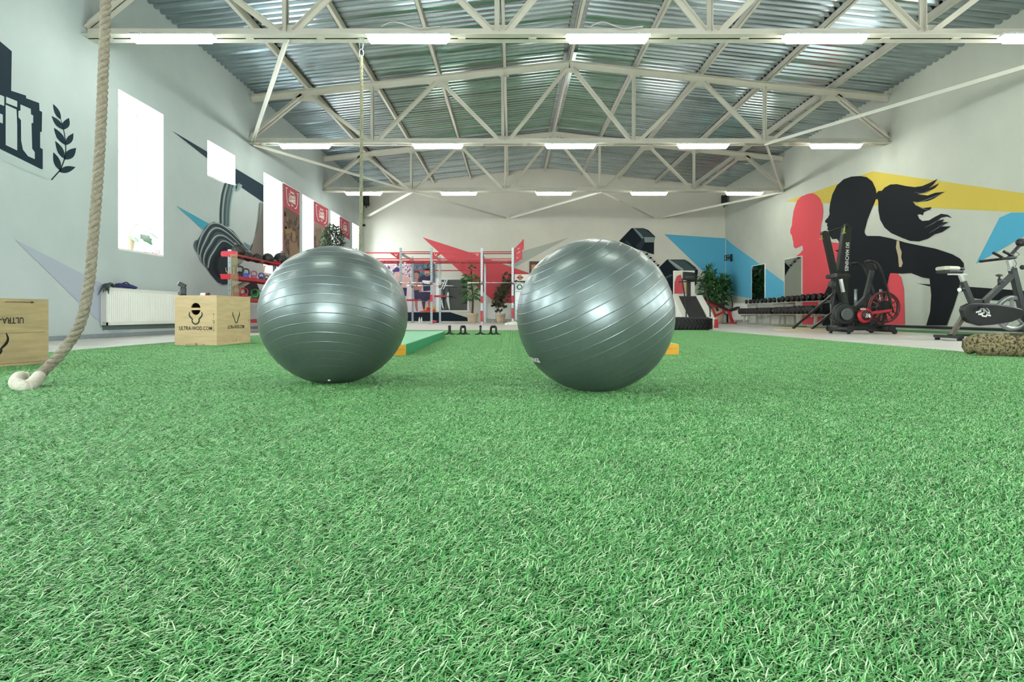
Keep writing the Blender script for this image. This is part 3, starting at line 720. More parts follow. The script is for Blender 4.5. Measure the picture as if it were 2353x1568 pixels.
# ------------------------------------------------------------------ ball and kettlebell rack
KB = thing('weight_rack', 'red and silver rack holding slam balls and kettlebells by the window wall', 'rack', (-5.57, 12.3, 0))
LR = 4.6
for y in (0, 2.3, 4.6):
    MB().bb((-.035, y - .03, 0), (.035, y + .03, 1.66)).build('post', SILVER, KB)
    m = MB()
    for z in [.3 + .11 * i for i in range(12)]: m.cyl((0, y - .031, z), (0, y - .0305, z), .009, 8)
    stuff(m.build('bolt_holes', DARK, KB))
    MB().bb((-.25, y - .05, 0), (.25, y + .05, .04)).build('foot', SILVER, KB)
    m = MB(); P = [(-.16, 1.535), (-.14, 1.52), (.14, 1.52), (.16, 1.535), (.17, 1.575), (.16, 1.61), (.14, 1.625), (-.14, 1.625), (-.16, 1.61), (-.17, 1.575)]
    m.prism([V((a, y - .045, b)) for a, b in P], (0, .012, 0)).build('ball_bracket', RED, KB)
    for z in (1.12, .69, .25):
        MB().prism([V((a, y - .045, z + b)) for a, b in ((-.19, .055), (-.15, -.045), (.15, -.045), (.19, .055))], (0, .012, 0)).build('shelf_bracket', RED, KB)
for x in (-.13, .13): MB().bb((x - .03, -.03, 1.535), (x + .03, LR, 1.565)).build('ball_rail', RED, KB)
for z in (1.12, .69, .25):
    m = MB(); m.bb((-.17, -.03, z - .004), (.17, LR, z + .004)); m.bb((.165, -.03, z - .05), (.175, LR, z + .02)); m.bb((-.175, -.03, z - .05), (-.165, LR, z + .02)); m.build('shelf', RED, KB)
slam = [('slam ball', .142, 12.69), ('b', .105, 13.14), ('c', .108, 13.62), ('d', .128, 14.2), ('e', .165, 14.98), ('f', .11, 15.7)]
SB = ['largest black slam ball on the rack, next to the silver post', 'small dark slam ball on the rack, second from the silver post', 'dull dark slam ball on the rack, third from the silver post', 'dull dark slam ball on the rack, fourth from the silver post', 'black ball with a carrying strap on top of the rack', 'dark slam ball on the rack, half hidden by the big ball']
SLAM = pm('slam_ball_rubber', '#20211d', .5, var=.15, vs=12, bump=.1, bs=60)
for (nm, r, y), lb in zip(slam, SB):
    T = thing('slam_ball', lb, 'ball', (-5.57, y, 1.567 + math.sqrt(max(r * r - .1 ** 2, .0004))), group='balls on the rack')
    MB().ball((0, 0, 0), r, 24, 16).build('shell', SLAM, T)
    MB().tube([V((0, r * 1.003 * math.cos(a), r * 1.003 * math.sin(a))) for a in [2 * math.pi * i / 32 for i in range(32)]], .004, 6, closed=True).build('seam', BLACK, T)
    if nm == 'e': MB().tube(smooth_path([V((.03, -.05, r * .98)), V((.03, -.03, r + .03)), V((.03, .03, r + .03)), V((.03, .05, r * .98))], 4), .012, 8).build('strap', BLACK, T)
def kettlebell(label, loc, h, col, hcol=None):
    T = thing('kettlebell', label, 'kettlebell', loc, R(25), group='kettlebells on the rack')
    b = h * .32; mb = pm('kettlebell_' + col, col, .35); mh = pm('kettlebell_' + (hcol or col), hcol or col, .35)
    MB().lathe([(b * .62, 0), (b * .9, b * .35), (b, b * .8), (b * .92, b * 1.25), (b * .6, b * 1.65), (b * .3, b * 1.8), (0, b * 1.84)], n=18).build('body', mb, T)
    MB().tube(smooth_path([V((-b * .7, 0, b * 1.1)), V((-b * .98, 0, b * 1.9)), V((-b * .85, 0, b * 2.85)), V((0, 0, b * 3.2)), V((b * .85, 0, b * 2.85)), V((b * .98, 0, b * 1.9)), V((b * .7, 0, b * 1.1))], 5), b * .24, 8).build('handle', mh, T)
kz = 1.125
for lb, y, h, c, hc in (('black kettlebell at the post end of the middle rack shelf', 12.72, .23, '#14181a', None), ('bright blue kettlebell with black handle on the middle rack shelf', 13.02, .20, '#4450c8', '#1a2440'), ('pink kettlebell on the middle rack shelf', 13.43, .18, '#a8547e', None), ('small navy kettlebell on the middle rack shelf', 13.83, .165, '#2a3a8c', None), ('small maroon kettlebell on the middle rack shelf', 14.13, .13, '#6a3038', None), ('smallest dark kettlebell on the middle rack shelf, touching the big ball outline', 14.38, .12, '#2a2c30', None)):
    kettlebell(lb, (-5.57, y, kz), h, c, hc)
for lb, y, h, c in (('red kettlebell on the lower rack shelf, nearest the post', 12.58, .23, '#b02a30'), ('red kettlebell on the lower rack shelf beside the green one', 12.93, .22, '#a8222c'), ('green kettlebell on the lower rack shelf', 13.48, .22, '#2c7a3c'), ('second green kettlebell on the lower rack shelf, near the big ball', 13.78, .2, '#2f7f44')):
    kettlebell(lb, (-5.57, y, .695), h, c)
kettlebell('green kettlebell standing on the floor left of the rack post', (-6.05, 12.75, .70 - .7 + .0), .26, '#2c7a3c')
T = thing('jump_ropes', 'bundle of beige jump ropes hanging from the rack post', 'jump ropes', (-5.5, 12.24, 0))
TWINE = pm('beige_twine', '#9c8e6c', .8)
for i in range(5):
    o = .03 * i - .03; bot = .62 + .07 * (i % 3)
    MB().tube(smooth_path([V((o, -.02, 1.56)), V((o + .01, -.03, 1.2)), V((o + .02, -.03, .9)), V((o + .03, -.035, bot)), V((o + .05, -.04, bot + .02)), V((o + .045, -.04, .95)), V((o + .03, -.04, 1.25)), V((o + .015, -.02, 1.57))], 6), .0045, 6).build('cord', TWINE, T)
MB().tube(smooth_path([V((-.12, -.02, 1.3)), V((-.1, -.04, 1.22)), V((-.03, -.05, 1.19)), V((.05, -.05, 1.14))], 5), .006, 6).build('cord', TWINE, T)

# ------------------------------------------------------------------ mats and push-up bars on the turf
MINT = pm('mint_mat_vinyl', '#7fcfa0', .45, var=.05, vs=3); DGRN = pm('green_mat_vinyl', '#1f8a5a', .45); YEL = pm('yellow_mat_vinyl', '#e2a52c', .5, var=.06, vs=8)
def mat_(label, loc, rz, w, l):
    T = thing('gym_mat', label, 'mat', loc, rz, group='folding gym mats')
    MB().bb((-w, .03, .0), (-.004, l, .098)).build('side_cover', DGRN, T, .006)
    MB().bb((-w + .004, .032, .0985), (-.006, l - .004, .103)).build('top_cover', MINT, T)
    MB().bb((-w, 0, 0), (0, .03, .1)).build('end_cover', YEL, T, .006)
    MB().bb((-w + .01, -.002, .055), (-.01, .0, .058)).build('seam', pm('mat_seam', '#b07a18', .7), T)
mat_('green gym mat with yellow end, right behind the level-ribbed ball', (-.945, 5.53, .012), R(1.5), 1.0, 4.3)
mat_('gym mat showing only its yellow end beside the slanting-ribbed ball', (1.52, 5.66, .012), R(4), 1.0, 2.6)
def pushup(label, loc, rz):
    T = thing('push_up_bar', label, 'push-up bar', loc, rz, group='push-up bars on the turf')
    for s in (-1, 1):
        MB().tube(smooth_path([V((-.1, s * .07, .008)), V((-.04, s * .07, .016)), V((0, s * .07, .04)), V((.04, s * .07, .016)), V((.1, s * .07, .008))], 4), [.010] * 4 + [.016] * 9 + [.010] * 4, 8).build('foot', BLACK, T)
    MB().tube(smooth_path([V((0, -.07, .02)), V((0, -.066, .11)), V((0, -.045, .145)), V((0, .045, .145)), V((0, .066, .11)), V((0, .07, .02))], 5), .018, 8).build('arch', BLACK, T)
    MB().tube([(0, -.045, .145), (0, .045, .145)], .025, 10).build('grip', RUBBER, T)
pushup('black push-up bar seen end-on, nearest the mat', (at(1033, 771, 11.2).x, 11.2, .012), R(-1))
pushup('black push-up bar, second from the mat, arch turned a little', (at(1064, 771, 11.2).x, 11.2, .012), R(-30))
pushup('black push-up bar seen end-on, third from the mat', (at(1104, 771, 11.2).x, 11.2, .012), R(3))
pushup('black push-up bar farthest from the mat, arch open to view', (at(1134, 771, 11.2).x, 11.2, .012), R(46))

# ------------------------------------------------------------------ paintings on the window wall
lw = lambda x, y, d: on_left(x, y, .002 + d)
lw.n = 0
NAVY = '#152c38'
q = Z(0, 80, 4.355)
p = PB(lw)
p.fill(q([(0, 1145), (428, 1350), (440, 1440), (0, 1245), (-150, 1180), (-150, 1080)]), '#b9c8c6')
p.fill(q([(-250, -130), (0, 65), (118, 165), (112, 560), (260, 608), (262, 635), (392, 683), (396, 760), (422, 772), (418, 972), (402, 972), (402, 1130), (428, 1145), (428, 1345), (410, 1345), (0, 1140), (-250, 1010)]), NAVY)
WC = '#bfcbca'
for L in ([(-200, 520), (42, 618), (42, 712), (-200, 620)], [(-200, 700), (28, 800), (28, 888), (-200, 790)], [(62, 620), (172, 665), (172, 725), (62, 682)], [(57, 700), (165, 748), (172, 900), (172, 1158), (57, 1103)], [(205, 697), (308, 742), (310, 795), (332, 808), (332, 882), (315, 885), (322, 1140), (348, 1175), (348, 1245), (280, 1215), (230, 1150), (212, 1060), (210, 855), (185, 825), (185, 762), (205, 758)]): p.fill(q(L), WC); p.k -= 1
o = p.build('painted_lettering', wall_left); o['label'] = 'dark blue block with pale letters it'
p = PB(lw)
for a, b, w in (((610, 850), (532, 692), 50), ((635, 950), (518, 812), 55), ((638, 950), (690, 832), 70), ((660, 1105), (540, 930), 62), ((662, 1105), (735, 985), 62), ((650, 1245), (555, 1062), 60), ((650, 1250), (762, 1132), 85), ((605, 1360), (535, 1175), 66), ((585, 1370), (757, 1325), 66)):
    a, b = q([a])[0], q([b])[0]; p.leaf(a, b, w / 4.355, NAVY); p.k -= 1
p.stroke(q([(610, 850), (635, 940), (655, 1060), (658, 1180), (640, 1260), (605, 1350), (575, 1385), (515, 1452)]), [1.2, 2, 2.5, 3.2], [NAVY, NAVY])
o = p.build('painted_laurel_branch', wall_left); o['label'] = 'dark painted laurel branch'
p = PB(lw); p.fill([(396, 301), (476, 348.5), (476, 364)], '#1d3342'); p.k -= 1; p.fill([(541.5, 387.5), (606, 426), (606, 466), (541.5, 422)], '#1d3342'); p.build('painted_dark_spike', wall_left)
p = PB(lw); p.fill([(406, 473), (480, 514), (466, 528)], '#4aa9c0'); p.build('painted_blue_spike', wall_left)
p = PB(lw); p.fill([(34, 550), (250, 660), (300, 700), (300, 760), (262, 773)], '#b0b9c6'); p.build('painted_grey_triangle', wall_left)
p = PB(lw); p.fill([(234, 664), (244, 664), (244, 758), (236, 760)], '#66776f'); p.k -= 1; p.fill([(244, 742), (420, 740), (420, 753.5), (244, 759)], '#66776f'); p.build('painted_radiator_shadow', wall_left)  # dark strips paint shade on the wall beside and below the radiator
# hand gripping a kettlebell
q = Z(430, 420, 6.03); p = PB(lw, .0008)
p.grad(q([(1010, 270), (1060, 290), (1062, 1010), (880, 1000), (870, 930), (905, 850), (955, 690), (985, 500)]), ['#8b9a94', '#70706a', '#6f6660', '#857d74', '#7f8680', '#6a6f6c', '#9aa59d', '#8d9c96'])
p.stroke(q([(1005, 280), (990, 480), (965, 640), (945, 720)]), [2, 3, 3, 1], ['#39464a', '#7f8f8c'])
p.stroke(q([(905, 850), (870, 940)]), [2.5, 4], ['#31393b', '#5a6260'])
p.stroke(q([(600, 20), (560, 180), (535, 380), (530, 610)]), [25, 27, 26, 25], ['#bccdc8', '#95aaa8', '#3c565a', '#6d8586', '#55696c', '#2a4148', '#a5b8b6', '#3b5054', '#10222a'])
p.stroke(q([(650, 60), (690, 90), (720, 50), (740, 20)]), [14, 12, 10], ['#6d8a8c', '#9fb4b0'])
OUT = [(370, 540), (440, 560), (560, 620), (640, 670), (720, 770), (800, 880), (860, 940), (820, 1040), (760, 1110), (700, 1160), (600, 1180), (560, 1410), (500, 1415), (420, 1380), (330, 1270), (270, 1180), (210, 1110), (170, 1000), (130, 940), (125, 860), (150, 790), (210, 700), (250, 620), (310, 570)]
p.fill(q(OUT), '#4c5d60')
p.fill(q([(700, 760), (860, 940), (820, 1040), (760, 1110), (620, 1150), (560, 1000), (640, 860)]), '#8f978f')
p.stroke(q([(140, 800), (125, 870), (150, 960)]), [6, 11, 5], ['#2a363c', '#3d4c52', '#6d8084'])
FC = ['#3f5055', '#303e45', '#2a373e', '#2f3d44', '#41535a', '#5d7276', '#c0cecb', '#90a3a3']
p.stroke(q([(850, 950), (740, 830), (600, 690), (450, 590), (340, 590), (255, 690), (205, 790), (165, 920), (165, 1000)]), [3, 7, 9, 9, 10, 11, 8, 3], FC)
p.stroke(q([(760, 900), (640, 780), (520, 690), (420, 650), (345, 690), (280, 810), (225, 920), (200, 1020), (212, 1110)]), [3, 6, 9, 12, 13, 11, 9, 3], FC)
p.stroke(q([(700, 900), (600, 815), (500, 755), (415, 765), (350, 860), (280, 970), (250, 1070), (255, 1150)]), [3, 6, 10, 14, 13, 11, 5], FC)
p.fill(q([(650, 900), (560, 830), (490, 815), (430, 870), (370, 960), (310, 1060), (285, 1190), (340, 1280), (430, 1378), (500, 1412), (560, 1408), (600, 1180), (640, 1000)]), '#26323a')
p.stroke(q([(645, 890), (560, 822), (490, 808), (430, 860), (370, 950), (312, 1050), (288, 1180)]), [2, 3, 4, 5, 5, 4], ['#46585c', '#b9c9c6', '#8fa3a3', '#39484e'])
p.stroke(q([(560, 900), (470, 950), (400, 1080), (400, 1210), (470, 1330)]), [8, 16, 20, 20, 10], ['#303d44', '#1a242c', '#111a22', '#1a242c', '#2a363d'])
p.fill(q([(780, 1400), (860, 1330), (960, 1380), (1000, 1480), (1000, 1568), (820, 1568)]), '#23272a')
p.stroke(q([(640, 1460), (760, 1420), (900, 1340)]), [8, 12, 8], ['#23282a', '#8b8f88', '#b4ada0'])
p.fill(q([(780, 820), (885, 880), (860, 945), (820, 880)]), '#6f97a0')
o = p.build('painted_gripping_hand', wall_left); o['label'] = 'grey painted hand gripping a kettlebell handle'

# banners on the piers between the windows
BRED = pm('red_banner_cloth', '#b24a56', .8, var=.05, vs=4)
def banner(label, y0, y1, zt, zb, year, tone):
    T = thing('wall_banner', label, 'banner', (XL + .03, y0, 0), group='banners between the windows'); w = y1 - y0; zr = zt - .62
    MB().bb((-.004, 0, zb), (0, w, zt)).build('cloth', BRED, T)
    MB().cyl((0, -.02, zt), (0, w + .02, zt), .012, 8).build('top_rod', WHITE, T)
    m = lambda x, z, d: V((.001 + d, x * w, z)); p = PB(m, .0006); rnd = random.Random(int(year) + int(y0 * 10))
    zs = zt - .66
    p.fill([(0, zs), (1, zs - .07), (1, zb), (0, zb)], tone[0])
    for i in range(70):
        x = rnd.uniform(0, .86); z = rnd.uniform(zb, zs - .28); p.k = 2 + i % 3
        p.fill([(x, z), (x + rnd.uniform(.06, .14), z + rnd.uniform(-.02, .04)), (x + rnd.uniform(.05, .14), z + rnd.uniform(.06, .2)), (x - rnd.uniform(0, .0), z + rnd.uniform(.06, .18))], rnd.choice(tone[1:4]))
    p.k = 6
    cz = zs - .75
    p.fill([(.62 + .12 * math.cos(a), cz + .19 * math.sin(a)) for a in [2 * math.pi * i / 14 for i in range(14)]], tone[4])
    p.fill([(.5, cz + .1), (.56, cz + .24), (.72, cz + .22), (.76, cz + .06), (.7, cz + .14), (.58, cz + .15)], tone[3])
    p.fill([(.3, cz - .15), (.5, cz - .22), (.8, cz - .2), (.98, cz - .4), (.96, cz - .95), (.85, zb + .1), (.45, zb + .1), (.42, cz - .8)], tone[4])
    p.fill([(.05, cz + .1), (.5, cz + .2), (.52, cz + .08), (.1, cz - .04)], tone[5])
    p.build('picture', T)
    rt, up = (0, 1, 0), (0, 0, 1)
    text('lettering', 'Reebok', WINK, T, (0, w * .52, zt - .15), rt, up, .10, 1.1, .002); text('lettering', 'CrossFit', WINK, T, (0, w * .52, zt - .27), rt, up, .16, 1.0, .004)
    text('lettering', 'GAMES', WINK, T, (0, w * .52, zt - .40), rt, up, .165, 1.1, .006); text('lettering', year, WINK, T, (0, w * .52, zt - .53), rt, up, .085, 1.0, .002)
    p = PB(m, .0012); p.k = 2
    for s in (-1, 1):
        X = lambda v: .52 + s * v
        p.stroke([(X(.3), zt - .10), (X(.38), zt - .10), (X(.36), zt - .2), (X(.33), zt - .42), (X(.27), zt - .54), (X(.16), zt - .58)], [.03], ['#f0e6e4', '#f0e6e4'], 2)
    p.build('shield_outline', T)
banner('red topped banner with the darkest athlete picture, nearest banner between the windows', 17.8, 19.12, 4.14, 1.6, '2016', ['#6f5a4c', '#4c4038', '#8a7460', '#5c4a3e', '#92765f', '#94794f'])
banner('middle red topped banner, behind the ficus', 20.5, 22.12, 4.12, 1.6, '2015', ['#9a857a', '#7d6a60', '#b59c8c', '#88746a', '#c4a595', '#a58f80'])
banner('last red topped banner with a pale picture, beside the corner', 23.58, 25.05, 4.10, 1.6, '2014', ['#c3cfd2', '#b4c0c4', '#d4dadb', '#a8b0b4', '#cdbfb6', '#c9c2b8'])
# ------------------------------------------------------------------ paintings on the back wall
bw = lambda x, y, d: on_back(x, y, .002 + d)
bw.n = 0
q = Z(820, 520, 5.115)
p = PB(bw); p.fill([(1308, 546), (1202, 577), (1160, 618), (1150, 630), (1184, 614)], '#b3b9ae'); p.build('painted_grey_triangle', wall_back)
p = PB(bw); p.fill([(970.5, 545.4), (1072, 578), (1215, 627.5), (1205, 700), (1139, 697), (1035, 604)], '#da5a60'); p.build('painted_red_triangle', wall_back)
p = PB(bw); p.fill([(840, 717.5), (1035, 718), (1077, 731), (1077, 740.5), (840, 740.5)], '#16242e'); p.build('painted_black_band', wall_back)
p = PB(bw); p.fill([(1527, 538.5), (1667.9, 548), (1667.9, 676), (1640, 648)], '#5db2d0'); p.build('painted_blue_shape', wall_back)
p = PB(bw); p.fill([(1622, 640), (1668, 676), (1668, 690), (1590, 700), (1600, 655)], '#bdc3ba'); p.build('painted_pale_shape', wall_back)
q = Z(1400, 480, 4.9); p = PB(bw, .0008)
p.fill(q([(110, 365), (250, 218), (385, 218), (440, 240), (518, 312), (505, 380), (503, 515), (450, 500), (300, 450)]), '#141f28')
p.fill(q([(265, 218), (385, 222), (515, 310), (390, 315), (355, 300)]), '#3b4a4d'); p.stroke(q([(275, 220), (350, 300), (400, 375)]), [4, 6, 3], ['#9aa8a5', '#5a6a6c'])
p.fill(q([(370, 318), (515, 318), (505, 378), (400, 378)]), '#8e9c98'); p.fill(q([(300, 420), (390, 320), (400, 378), (350, 470)]), '#2a3a40'); p.stroke(q([(180, 380), (240, 410)]), [10, 4], ['#4a5a5c', '#20303a', '#131f28'])
for i in range(9):
    x, y = 395 + i * 21, 478 + i * 21; p.k = 12; p.fill(q([(x, y), (x + 26, y + 4), (x + 12, y + 26), (x - 14, y + 18)]), ['#a2aca6', '#1e2a30'][i % 2])
p.fill(q([(560, 660), (650, 572), (850, 572), (905, 605), (998, 690), (990, 800), (955, 900), (955, 1100), (720, 1000), (640, 800)]), '#141f28')
p.fill(q([(690, 575), (850, 578), (995, 690), (900, 700), (800, 690)]), '#4a5a5c'); p.stroke(q([(670, 578), (760, 650), (830, 695)]), [4, 8, 6], ['#b3beb8', '#7c8a88']); p.stroke(q([(860, 600), (960, 680)]), [8, 10], ['#1d2a30', '#55656a']); p.stroke(q([(640, 790), (710, 750)]), [10, 6], ['#5d6c6e', '#26343a', '#141f28'])
o = p.build('painted_dumbbell', wall_back); o['label'] = 'large black and grey painted dumbbell'

# poster of runners
PT = thing('sports_poster', 'large photo poster of running athletes behind the pull-up rig', 'poster', (on_back(872, 0).x, YB - .02, 0))
s_ = YB / F; px0 = 872
def pf(x, y, d): 
    v = on_back(x, y); return V(((x - px0) * s_, -.012 - d, v.z))
MB().bb((0, -.012, pf(0, 718, 0).z), (pf(1001, 0, 0).x, 0, pf(0, 604, 0).z)).build('board', pm('poster_paper', '#c9bcc0', .6), PT)
q = Z(870, 590, 9.8); p = PB(pf, .0006); rnd = random.Random(11)
p.fill([(874, 605), (1000, 605), (1000, 717.5), (874, 717.5)], '#cbb9bb'); p.fill([(950, 606), (1000, 606), (1000, 650), (950, 650)], '#5d6c77')
for i in range(170):
    x = rnd.uniform(876, 948); y = rnd.uniform(606, 645); p.k = 3 + i % 4; a = rnd.uniform(1.5, 4); p.fill([(x, y), (x + a, y + rnd.uniform(-1, 1)), (x + a, y + a), (x, y + a * 1.2)], rnd.choice(['#7a5a6e', '#e8dcdc', '#a8707e', '#544868', '#d6a8a4', '#8f7a8c']))
for i in range(60):
    x = rnd.uniform(952, 998); y = rnd.uniform(607, 640); p.k = 3 + i % 4; p.fill([(x, y), (x + 3, y), (x + 3, y + 4), (x, y + 5)], rnd.choice(['#4a5864', '#6e7c84', '#8a8f90', '#3c4a54']))
p.k = 8
def ell(cx, cy, rx, ry, n=16): return [(cx + rx * math.cos(2 * math.pi * i / n), cy + ry * math.sin(2 * math.pi * i / n)) for i in range(n)]
SK, SK2, NV = '#c79a90', '#a8776c', '#3c3852'
p.fill(q([(660, 900), (900, 880), (1000, 1240), (660, 1240)]), '#d3c6cb')
p.fill(q([(380, 440), (480, 420), (600, 440), (700, 480), (740, 600), (700, 640), (620, 560), (620, 700), (540, 740), (440, 600)]), SK); p.fill(q(ell(415, 370, 50, 75)), SK); p.fill(q([(355, 350), (370, 260), (420, 235), (470, 260), (475, 340)]), '#43346a'); p.fill(q([(545, 700), (640, 700), (630, 880), (600, 900)]), NV)
p.fill(q([(800, 500), (900, 480), (940, 560), (920, 760), (800, 780)]), SK2); p.fill(q(ell(860, 410, 55, 85)), SK2); p.fill(q([(805, 370), (815, 310), (880, 305), (915, 350), (915, 390), (860, 360)]), '#4a3c40'); p.fill(q([(800, 760), (920, 750), (900, 980), (810, 990)]), NV); p.fill(q([(810, 985), (880, 985), (880, 1150), (890, 1230), (850, 1230), (820, 1120)]), SK2)
p.fill(q([(890, 510), (960, 440), (1030, 410), (1150, 420), (1200, 500), (1200, 760), (1010, 780), (1000, 620), (900, 570)]), '#3a3650'); p.fill(q(ell(1095, 360, 60, 90)), SK); p.fill(q([(1030, 330), (1045, 280), (1100, 262), (1155, 290), (1160, 340), (1100, 310)]), '#241c22'); p.fill(q([(1060, 380), (1130, 380), (1125, 440), (1095, 455), (1065, 440)]), '#8f6a60')
p.fill(q([(990, 535), (1170, 545), (1170, 575), (1150, 620), (1030, 610), (990, 570)]), '#eceaec'); p.fill(q([(920, 570), (1000, 590), (960, 760), (990, 800), (930, 800), (910, 720)]), SK2); p.fill(q([(1090, 780), (1170, 770), (1150, 830), (1100, 840)]), '#e2d9d6'); p.fill(q([(910, 800), (1200, 790), (1180, 980), (1060, 1010), (900, 950)]), NV); p.fill(q([(970, 1000), (1060, 1010), (1040, 1190), (1010, 1190)]), '#4a3c48'); p.fill(q([(1110, 980), (1180, 970), (1190, 1150), (1120, 1150)]), SK2)
p.fill(q([(890, 1245), (1270, 1150), (1275, 1250)]), '#d9503c'); p.fill(q([(1060, 1120), (1280, 1130), (1280, 1190), (1040, 1190)]), '#e2b04c'); p.fill(q(ell(1140, 1180, 60, 45)), '#c4402e')
p.build('runners_picture', PT)
# black framed mirror
MIR = pm('mirror_glass', '#aab4b2', .03, 1.0); DMIR = pm('dark_tinted_mirror', '#1a2022', .06, 0.0, spec=.9, coat=.6)
T = thing('wall_mirror', 'dark glass panel in a white frame on the back wall behind the palm', 'mirror', (on_back(1002, 0).x, YB - .03, 0)); f_ = lambda x: (x - 1002) * s_; fz_ = lambda y: on_back(0, y).z
MB().bb((f_(1004.5), -.005, fz_(713)), (f_(1075), .0, fz_(643.5))).build('glass', DMIR, T)
m = MB(); m.bb((0, -.02, fz_(716)), (f_(1014), .01, fz_(640))); m.bb((f_(1074), -.02, fz_(716)), (f_(1078), .01, fz_(640))); m.bb((f_(1014), -.02, fz_(643)), (f_(1074), .01, fz_(640))); m.bb((f_(1014), -.02, fz_(716)), (f_(1074), .01, fz_(713.5))); m.build('frame', WHITE, T)
pp_ = PB(lambda x, y, d: V((f_(x), -.006 - d, fz_(y)))); 
for a, b in (((1014, 665), (1023, 643.5)), ((1019, 665), (1028, 643.5))): pp_.stroke([a, b], [2.4], ['#d8dcd6', '#d8dcd6'], 0)
pp_.stroke([(1015, 690), (1017, 703), (1020, 711)], [2, 3, 1], ['#e4e6e2', '#e4e6e2']); pp_.stroke([(1030, 672), (1029, 690), (1033, 712)], [3, 6, 2], ['#e4e6e2', '#cfd4d0']); pp_.build('white_markings', T)
# door frame and drinks cooler behind the ball
struct(MB().bb((on_back(1216.5, 0).x, YB - .06, 0), (on_back(1221, 0).x, YB - .001, 2.72)).bb((on_back(1251, 0).x, YB - .06, 0), (on_back(1255.5, 0).x, YB - .001, 2.72)).bb((on_back(1221, 0).x, YB - .06, 2.58), (on_back(1251, 0).x, YB - .001, 2.72)).build('trim_1', pm('dark_brown_wood', '#4a2f22', .5, var=.2, vs=6)))
d1 = struct(MB().bb((on_back(1221, 0).x, YB - .03, 0), (on_back(1251, 0).x, YB - .002, 2.58)).build('doorway_1', pm('orange_lit_interior', '#d98a4a', .4)))  # orange slab paints the lit interior beyond the door frame
MB().cyl(V((on_back(1247, 0).x, YB - .08, 1.05)), V((on_back(1247, 0).x, YB - .03, 1.05)), .02, 10).build('added_handle', CHROME, d1)
T = thing('drinks_cooler', 'grey green drinks cooler with white header sign beside the rig', 'cooler', (on_back(1181, 0).x + .02, 26.85, 0)); w = .72
MB().bb((0, 0, .08), (w, .62, 1.78)).build('cabinet', pm('cooler_grey', '#9fb0a4', .35), T); MB().bb((.03, -.02, .12), (w - .03, -.001, 1.70)).build('glass_door', pm('cooler_glass', '#7f9a88', .15, coat=.4), T)
MB().bb((0, -.03, 1.82), (w, .62, 2.10)).build('header_sign', WHITE, T); MB().bb((0, -.028, 1.74), (w, .0, 1.815)).build('black_strip', BLACK, T); MB().bb((0.02, .02, 0), (w - .02, .6, .08)).build('plinth', BLACK, T)
p = PB(lambda x, y, d: V((x, -.031 - d, y))); p.fill(ell(.24, 1.96, .1, .11), '#a8553a'); p.fill(ell(.24, 1.96, .07, .08), '#d0b59a'); p.fill([(.1, 1.93), (.38, 1.93), (.38, 1.985), (.1, 1.985)], '#a8553a'); p.build('emblem', T)
MB().tube([V((.22 + .1 * math.cos(a), -.022, 1.55 + .1 * math.sin(a))) for a in [2 * math.pi * i / 20 for i in range(20)]], .025, 8, closed=True).build('ring_sticker', pm('cooler_ring', '#5f8a6a', .5), T)
for z in (.5, .95, 1.35): MB().bb((.05, -.024, z), (w - .05, -.021, z + .02)).build('shelf_line', pm('cooler_line', '#5f7a68', .5), T)
# speakers and small fittings
def speaker(label, loc, rz):
    T = thing('wall_speaker', label, 'speaker', loc, rz, group='wall speakers')
    MB().box((0, 0, 0), (.24, .24, .42)).build('cabinet', BLACK, T, .015); MB().box((0, -.122, 0), (.2, .006, .37)).build('grille', RUBBER, T); MB().cyl((0, -.126, .13), (0, -.127, .13), .04, 14).build('tweeter', BLACKM, T); MB().cyl((0, -.126, -.06), (0, -.127, -.06), .08, 18).build('woofer', BLACKM, T)
    MB().box((0, .05, -.25), (.05, .1, .08)).build('bracket', BLACK, T); MB().box((0, .2, 0), (.06, .22, .06)).build('wall_arm', BLACK, T)
speaker('black wall speaker in the corner beside the far hanging rope', at(842, 462, 27.2), R(15)); speaker('black wall speaker in the corner on the mural side', at(1664, 461, 27.2), R(-15))
T = thing('wall_sensor', 'small dark security camera below the corner speaker', 'camera', at(836, 517, 27.35)); MB().box((0, .1, 0), (.06, .22, .06)).build('bracket', BLACK, T); MB().cyl((0, -.05, -.05), (0, .02, 0), .05, 12).build('housing', BLACKM, T); MB().ball((0, -.05, -.09), .04, 12, 8).build('lens', CHROME, T)

# ------------------------------------------------------------------ pull-up rig
RG = thing('pull_up_rig', 'red and grey steel pull-up rig in front of the back wall', 'rig', (0, 24.2, 0))
FX = [-6.05, -4.33, -3.13, -1.176, .025]; DY = 2.6
def post(x, y, h):
    MB().bb((x - .04, y - .04, 0), (x + .04, y + .04, h)).build('post', SILVER, RG)
    MB().bb((x - .09, y - .09, 0), (x + .09, y + .09, .012)).build('base_plate', SILVER, RG)
    m = MB()
    for i in range(int(h / .1) - 2): m.cyl((x, y - .0405, .2 + i * .1), (x, y - .041, .2 + i * .1), .012, 8)
    stuff(m.build('bolt_holes', DARK, RG))
for i, x in enumerate(FX): post(x, 0, 2.96)
RX = [-6.05, -4.28, -3.10, -1.16]
for x in RX: post(x, DY, 2.86)
for x in RX: MB().bb((x - .03, .05, 2.66), (x + .03, DY - .05, 2.74)).build('cross_tube', SILVER, RG)
def vplate(x, z, s):
    o = MB().prism([V((x, -.045, z)), V((x + s * .42, -.045, z)), V((x, -.045, z - .30))], (0, .006, 0)).build('corner_plate', RED, RG)
    pb = PB(lambda a, b, d: V((a, -.047 - d, b))); cx = x + s * .13; pb.stroke([(cx - .05, z - .05), (cx, z - .14), (cx + .05, z - .05)], [.02], ['#efe8e6', '#efe8e6'], 0); pb.build('emblem', o)
